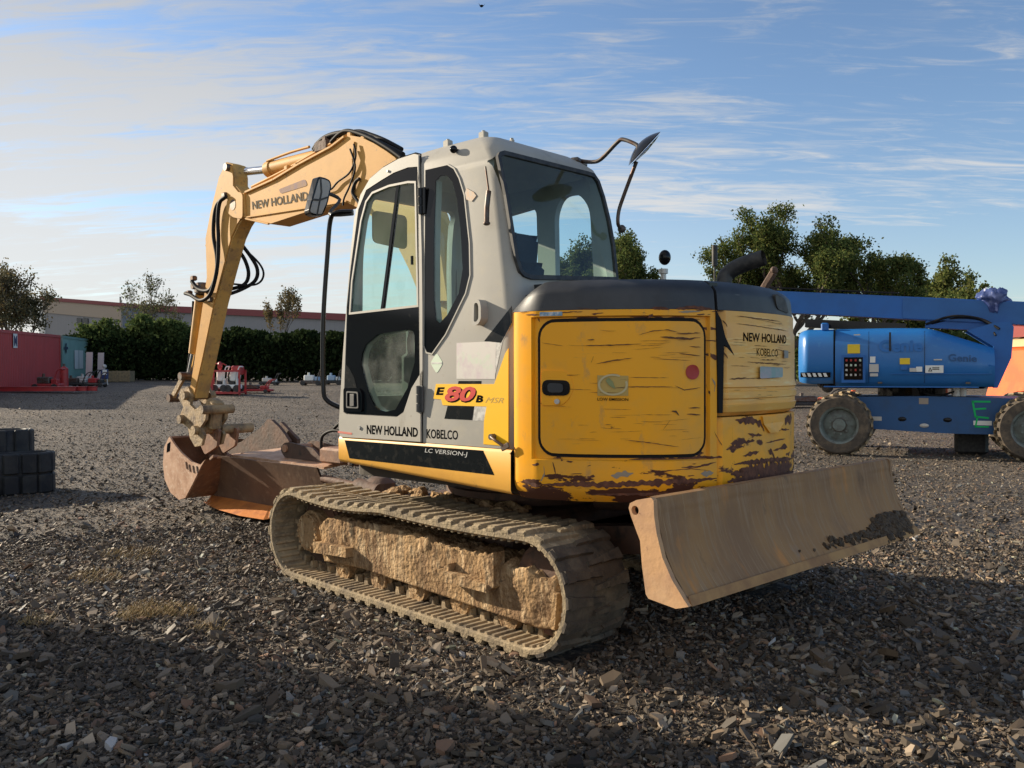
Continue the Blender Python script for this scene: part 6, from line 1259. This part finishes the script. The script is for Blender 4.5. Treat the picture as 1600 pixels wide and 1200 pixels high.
m_spray=mat('green_spray_paint',(.0,.50,.12),.7)
def sprayline(P,r=.014):
    b=MB()
    for a,c in zip(P,P[1:]): 
        d=Vector((c[0]-a[0],0,c[1]-a[1])); L=d.length; b.box(((a[0]+c[0])/2,LY(-.416),(a[1]+c[1])/2),(L+.02,.006,r*2),ry=-math.atan2(d.z,d.x))
    return b.build('spray_mark',m_spray,CHO)
sprayline([(2.22,.90),(1.98,.90),(2.02,.66),(2.20,.64)]); sprayline([(2.02,.78),(2.16,.79)]); sprayline([(2.05,.66),(2.02,.50),(2.2,.50)],.012)
BODY=[(-.12,2.02),(-.05,2.09),(.6,2.10),(1.2,2.07),(1.5,2.02),(2.26,1.74),(2.26,1.13),(2.1,1.10),(0,1.10),(-.10,1.14)]
# rounded covers: cross section swept along the lift, shoulder towards the camera
def cover(x0,x1,ztop,name,m,ends=.0,zb=1.12):
    b=MB(); n_=24; prof=lambda zt,e:[(-.30-e,zb+.02),(-.18-e,zb+.10),(-.14-e,zb+.35),(-.15-e,zt-.30),(-.19-e,zt-.14),(-.28-e,zt-.04),(-.42-e,zt),(-.95,zt+.01),(-1.0,zb)]
    xs=[x0+(x1-x0)*i/n_ for i in range(n_+1)]
    for i,x in enumerate(xs):
        e=ends(x) if callable(ends) else 0
        for y,z in prof(ztop(x),e): b.v.append((x,LY(y),z if e==0 else 1.6+(z-1.6)*(1-e*.35)))
    for i in range(n_):
        for k in range(8): b.f.append((i*9+k,(i+1)*9+k,(i+1)*9+k+1,i*9+k+1)); b.mi.append(0)
    b.f.append(tuple(range(9))); b.mi.append(0); b.f.append(tuple(range(n_*9,n_*9+9))); b.mi.append(0)
    return b.build(name,m,BLF,smooth=50)
zt=lambda x: 2.10-.03*max(0,x-.8) if x<1.35 else 2.083-(x-1.35)*.36
EC=cover(-.07,2.27,zt,'engine_cover',m_blue)
CWc=cover(-.68,-.10,lambda x:2.10,'counterweight',m_blue,ends=lambda x: max(0,(-.50-x)/.18)**2*.22,zb=1.16)
b=MB(); b.box((-.085,LY(-.50),1.62),(.03,.66,.92)); b.build('cover_joint',m_blk,BLF)
lp([(1.9,2.04),(2.3,2.16),(2.5,2.16),(2.55,2.08),(2.52,1.6),(2.33,1.12),(2.27,1.12),(2.27,1.78)],-.45,-.60,'turret_plate',m_blued); lp([(1.9,2.04),(2.3,2.16),(2.5,2.16),(2.55,2.08),(2.52,1.6),(2.33,1.12),(2.27,1.12),(2.27,1.78)],-1.15,-1.3,'turret_plate',m_blued)
b=MB(); b.cyl((1.1,LY(-1.15),.9),(1.1,LY(-1.15),1.14),.55,n=32); b.build('turntable',m_blk,BLF); b=MB(); b.box((.9,LY(-1.2),1.35),(2.6,1.2,.5),bev=.05); b.build('turret_base',m_blk,BLF)
b=MB(); b.cyl((1.75,LY(-.6),.98),(1.75,LY(-.6),1.12),.07,n=14); b.cyl((1.85,LY(-.6),.98),(1.85,LY(-.6),1.12),.05,n=14); b.build('swivel_fitting',m_pale,BLF)
LBo=[(-1.246,2.842),(0.853,2.658),(2.637,2.508),(3.055,2.473),(3.056,2.060),(2.639,2.119),(0.901,2.277),(-0.753,2.391),(-1.139,2.435)]
BMo_=MB(); z0a,z0b=2.84,2.48
def bz(x,lo): return (2.405-.085*(x+.75)) if lo else (2.80-.086*(x+.98))
BMo_=MB(); BMo_.add([( -4.5,LY(-.62),bz(-4.5,1)),(3.4,LY(-.62),bz(3.4,1)),(3.4,LY(-1.0),bz(3.4,1)),(-4.5,LY(-1.0),bz(-4.5,1)),(-4.5,LY(-.62),bz(-4.5,0)),(3.4,LY(-.62),bz(3.4,0)),(3.4,LY(-1.0),bz(3.4,0)),(-4.5,LY(-1.0),bz(-4.5,0))],[(0,1,2,3),(4,5,6,7),(0,1,5,4),(1,2,6,5),(2,3,7,6),(3,0,4,7)]); LBM=BMo_.build('telescopic_boom',m_blued,BLF)
b=MB(); b.add([( .95,LY(-.60),bz(.95,1)+.012),(3.4,LY(-.60),bz(3.4,1)+.01),(3.4,LY(-.62),bz(3.4,1)+.01),(.95,LY(-.62),bz(.95,1)+.01),(.95,LY(-.60),bz(.95,0)-.02),(3.4,LY(-.60),bz(3.4,0)-.02),(3.4,LY(-.62),bz(3.4,0)-.02),(.95,LY(-.62),bz(.95,0)-.02)],[(0,1,2,3),(4,5,6,7),(0,1,5,4),(1,2,6,5),(2,3,7,6),(3,0,4,7)]); b.build('boom_wear_plate',mat('sun_bleached_blue',(.018,.12,.35),.5,var=(.014,.10,.30),vscale=2),LBM)
b=MB(); b.box((.2,LY(-.75),2.17),(1.6,.3,.14),ry=.075); b.build('lift_cylinder',m_blk,BLF); b=MB(); b.box((1.8,LY(-.8),2.2),(1.0,.3,.26),ry=.08); b.build('cradle',m_blued,BLF); b=MB(); b.box((-.25,LY(-.35),2.14),(.12,.1,.14),bev=.02); b.build('latch_block',m_blued,BLF)
PN=lp([(.03,1.66),(.40,1.66),(.40,1.20),(.03,1.20)],-.125,-.15,'control_panel',m_blued,EC)
lp([(.07,1.62),(.36,1.62),(.36,1.25),(.07,1.25)],-.118,-.13,'panel_face',m_blk,PN)
random.seed(2); cols_=[m_dkred,m_pale,m_palegrn,m_pale,m_dsteel]
for i in range(16): b=MB(); b.box((.11+.07*(i%4),LY(-.114),1.57-.08*(i//4)),(.03,.008,.035)); b.build('switch',random.choice(cols_),PN)
m_yst=mat('yellow_label',(.80,.55,.02),.5)
for (x,z,w_,h_,m_) in ((.22,1.76,.19,.15,m_yst),(.99,1.55,.15,.10,m_yst),(.98,1.45,.10,.08,m_blued),(.51,1.58,.08,.10,m_white),(.53,1.44,.14,.13,m_pale),(.53,1.33,.12,.05,m_pale),(1.11,1.41,.10,.06,m_pale),(1.20,1.42,.09,.08,m_white),(1.42,1.42,.26,.12,m_white),(.27,1.99,.10,.02,m_pale),(1.47,1.57,.12,.02,m_pale)):
    b=MB(); b.box((x,LY(-.132),z),(w_,.014,h_)); b.build('warning_label',m_,EC)
b=MB(); b.plate([[(1.33,1.385),(1.39,1.385),(1.36,1.45)],[(1.345,1.393),(1.375,1.393),(1.36,1.432)]],lambda p:(p[0],LY(-.118),p[1]),lambda p:(p[0],LY(-.121),p[1])); b.build('warning_triangle',m_blk,EC)
b=MB(); b.box((1.44,LY(-.120),1.42),(.10,.004,.012)); b.box((1.44,LY(-.120),1.445),(.10,.004,.010)); b.build('warning_lines',m_blk,EC)
b=MB(); b.box((.77,LY(-.135),1.87),(.03,.02,.30)); b.build('lift_handle',m_blk,EC); b=MB(); b.box((1.5,LY(-.135),1.345),(1.45,.008,.012)); b.build('pinstripe',m_blued,EC)
text('Genie','lift_text',[(1.62,1.545),(2.02,1.53),(2.02,1.64),(1.62,1.665)],lambda p:(p[0],LY(-.130),p[1]),m_bch,EC,bold=.02)
text('Genie','lift_text',[(.60,1.70),(1.25,1.70),(1.25,1.90),(.60,1.90)],lambda p:(p[0],LY(-.134),p[1]),mat('ghost_blue',(.02,.155,.46),.5),EC,bold=.04)
for i in range(5):
    b=MB(); x=-.60+.085*i; b.plate([[(x,1.36),(x+.05,1.36),(x+.075,1.30),(x+.025,1.30)]],lambda p:(p[0],LY(-.118),p[1]),lambda p:(p[0],LY(-.125),p[1])); b.build('hazard_stripe',m_white,CWc)
b=MB(); b.box((-.38,LY(-.128),1.33),(.48,.016,.085)); b.build('hazard_board',m_blk,CWc)
b=MB(); b.sphere((-.22,LY(-.5),1.12),.10,10,6); b.box((2.0,LY(-1.2),.25),(.5,.4,.5),bev=.05); b.build('underside_gear',m_rub,BLF)
for x in (.45,1.28): b=MB(); b.box((x,LY(-.142),1.62),(.006,.012,.84)); b.build('panel_seam',m_blk,EC)
for x in (.62,1.9): b=MB(); b.box((x,LY(-.16),1.20),(.07,.03,.035),bev=.006); b.build('hood_latch',m_dsteel,EC)
for k in range(4): b=MB(); b.tube([(1.2+.05*k,LY(-.5-.03*k),1.12),(1.3+.04*k,LY(-.46),1.02-.02*k),(1.55,LY(-.48),1.0),(1.72,LY(-.55),1.06)],.014,n=6); b.build('hydraulic_hose',m_hose,BLF,smooth=60)
b=MB(); b.tube([(-4.0,LY(-.60),bz(-4.0,0)+.05),(-1.,LY(-.60),bz(-1.,0)+.05),(.9,LY(-.60),bz(.9,0)+.05)],.012,n=6,sub=1); b.build('boom_cable',m_hose,LBM)
b=MB(); b.tube([(1.3,LY(-.62),2.16),(1.7,LY(-.55),2.28),(2.1,LY(-.55),2.22),(2.35,LY(-.42),2.05)],.02,n=6); b.tube([(1.3,LY(-.68),2.14),(1.75,LY(-.6),2.25),(2.15,LY(-.6),2.18),(2.3,LY(-.42),1.95)],.016,n=6); b.build('loose_hoses',m_hose,BLF,smooth=60)
b=MB(); b.box((.9,LY(-.155),1.135),(2.3,.02,.02)); b.build('hood_lip',m_blued,EC)
TP=[(2.192,2.614)][0]
b=MB(); rnd=random.Random(7)
us=[i/14 for i in range(15)]
def tarp(a,c):
    th=a*2*math.pi; r=.17*(.6+.5*math.sin(math.pi*min(1,c*1.1)))*(1+.35*noise.noise(Vector((math.cos(th)*2.2,math.sin(th)*2.2,c*4)))); return (2.28+r*1.25*math.cos(th),LY(-.76+r*1.3*math.sin(th)),2.36+.36*(1-c)+.05*noise.noise(Vector((math.cos(th)*4,math.sin(th)*4,c*6)))-.10*(c>.8))
b.grid([i/40 for i in range(41)],[i/16 for i in range(17)],tarp); o=b.build('tarpaulin',mat('crumpled_blue_tarpaulin',(.035,.06,.19),.4,var=(.10,.13,.28),vscale=9,bump=.6,bscale=9),None,smooth=70,fixn=False)
o.location=EA_; o.rotation_euler=(0,0,LR); tag(o,'crumpled dark blue tarpaulin bundled on top of the blue boom at the right edge','tarpaulin')
# ------------------------------------------------------------------ orange machines behind the lift
OR=[(1.530,-16.074),(7.138,-20.381),(9.827,-22.398)]
m_or=mat('orange_machine_paint',(.80,.13,.02),.4,var=(.65,.10,.02),vscale=3)
t=thing('telehandler','orange telehandler with a pale roof, cut by the right edge behind the blue lift','telehandler',at(OR[0]),FZ)
b=MB(); b.prism([(-.62,.70),(-.50,1.15),(-.36,1.80),(-.2,1.88),(2.2,1.88),(2.3,.7)],1,-.7,.7); b.prism([(-.75,.98),(-.1,.72),(.9,.5),(.9,.85),(-.1,1.02)],1,-.85,-.72); b.build('body',m_or,t)
b=MB(); b.prism([(-.25,1.88),(-.16,2.04),(.2,2.10),(1.6,2.10),(1.8,1.88)],1,-.7,.7); b.build('cover',mat('cream_panel',(.50,.36,.18),.5),t)
b=MB(); b.prism([(-.22,2.08),(-.15,2.50),(1.2,2.52),(1.4,2.08)],1,-.55,.55); b.build('cab',mat('dark_red_cab',(.20,.02,.01),.4),t)
b=MB(); b.prism([(-.22,2.48),(-.1,2.64),(1.3,2.66),(1.5,2.50)],1,-.6,.6); b.build('roof',m_white,t)
b=MB(); b.box((-.02,-.72,1.50),(.30,.03,.34)); b.build('grille',m_blk,t); b=MB(); b.box((.35,-.72,1.36),(.35,.02,.12)); b.build('white_band',m_white,t)
for x in (.0,1.9): b=MB(); b.cyl((x,-.72,.48),(x,-.45,.48),.48,n=24); b.cyl((x,.45,.48),(x,.72,.48),.48,n=24); b.build('wheel',m_rub,t,smooth=40)
smallmachine('scissor_platform','low orange machine seen through the gap under the blue lift housing',OR[1],(m_or,m_or,m_or),22,2.4,.95,'machine')
smallmachine('trailer_frame','low dark frame with an orange end seen between the counterweight and the blue lift wheel',OR[2],(m_rub,m_dsteel,m_or),23,2.2,.6,'trailer')
# ------------------------------------------------------------------ stand-in container added outside the frame to shade the lower left corner
SX=(4.26,3.83)
t=thing('shadow_container','unseen green container block added at the left to cast the foreground shadow','container',(SX[0],SX[1],0),R(20))
b=MB(); n_=20; b.add([(0,0,.1),(2.6,0,.1),(2.6,6,.1),(0,6,.1),(0,0,2.5),(2.6,0,2.5),(2.6,6,2.5),(0,6,2.5)],[(0,1,2,3),(4,5,6,7),(0,1,5,4),(1,2,6,5),(2,3,7,6),(3,0,4,7)]); b.build('wall',m_cgrn,t)
b=MB()
for x in (0,2.6):
    for y in (0,6): b.box((x,y,1.3),(.14,.14,2.6))
for z in (.08,2.52):
    for y in (0,6): b.box((1.3,y,z),(2.5,.13,.13))
    for x in (0,2.6): b.box((x,3,z),(.13,5.9,.13))
b.build('frame',m_cgrn,t)
# bird
BD=[(40.613,-35.796)][0]
o=MB(); o.add([(0,0,0),(.12,.06,.03),(.24,.18,.10),(.10,-.06,.0),(-.12,.06,.03),(-.24,.18,.10),(-.10,-.06,0),(0,.16,0),(0,-.16,.02)],[(7,1,3,8),(1,2,3),(7,8,6,4),(4,6,5)]); o=o.build('bird',m_blk); o.location=(BD[0],BD[1],1.4+(582-15)/1373.4*60); o.rotation_euler=(.3,0,1); tag(o,'tiny dark bird flying high in the sky above the cab','bird')
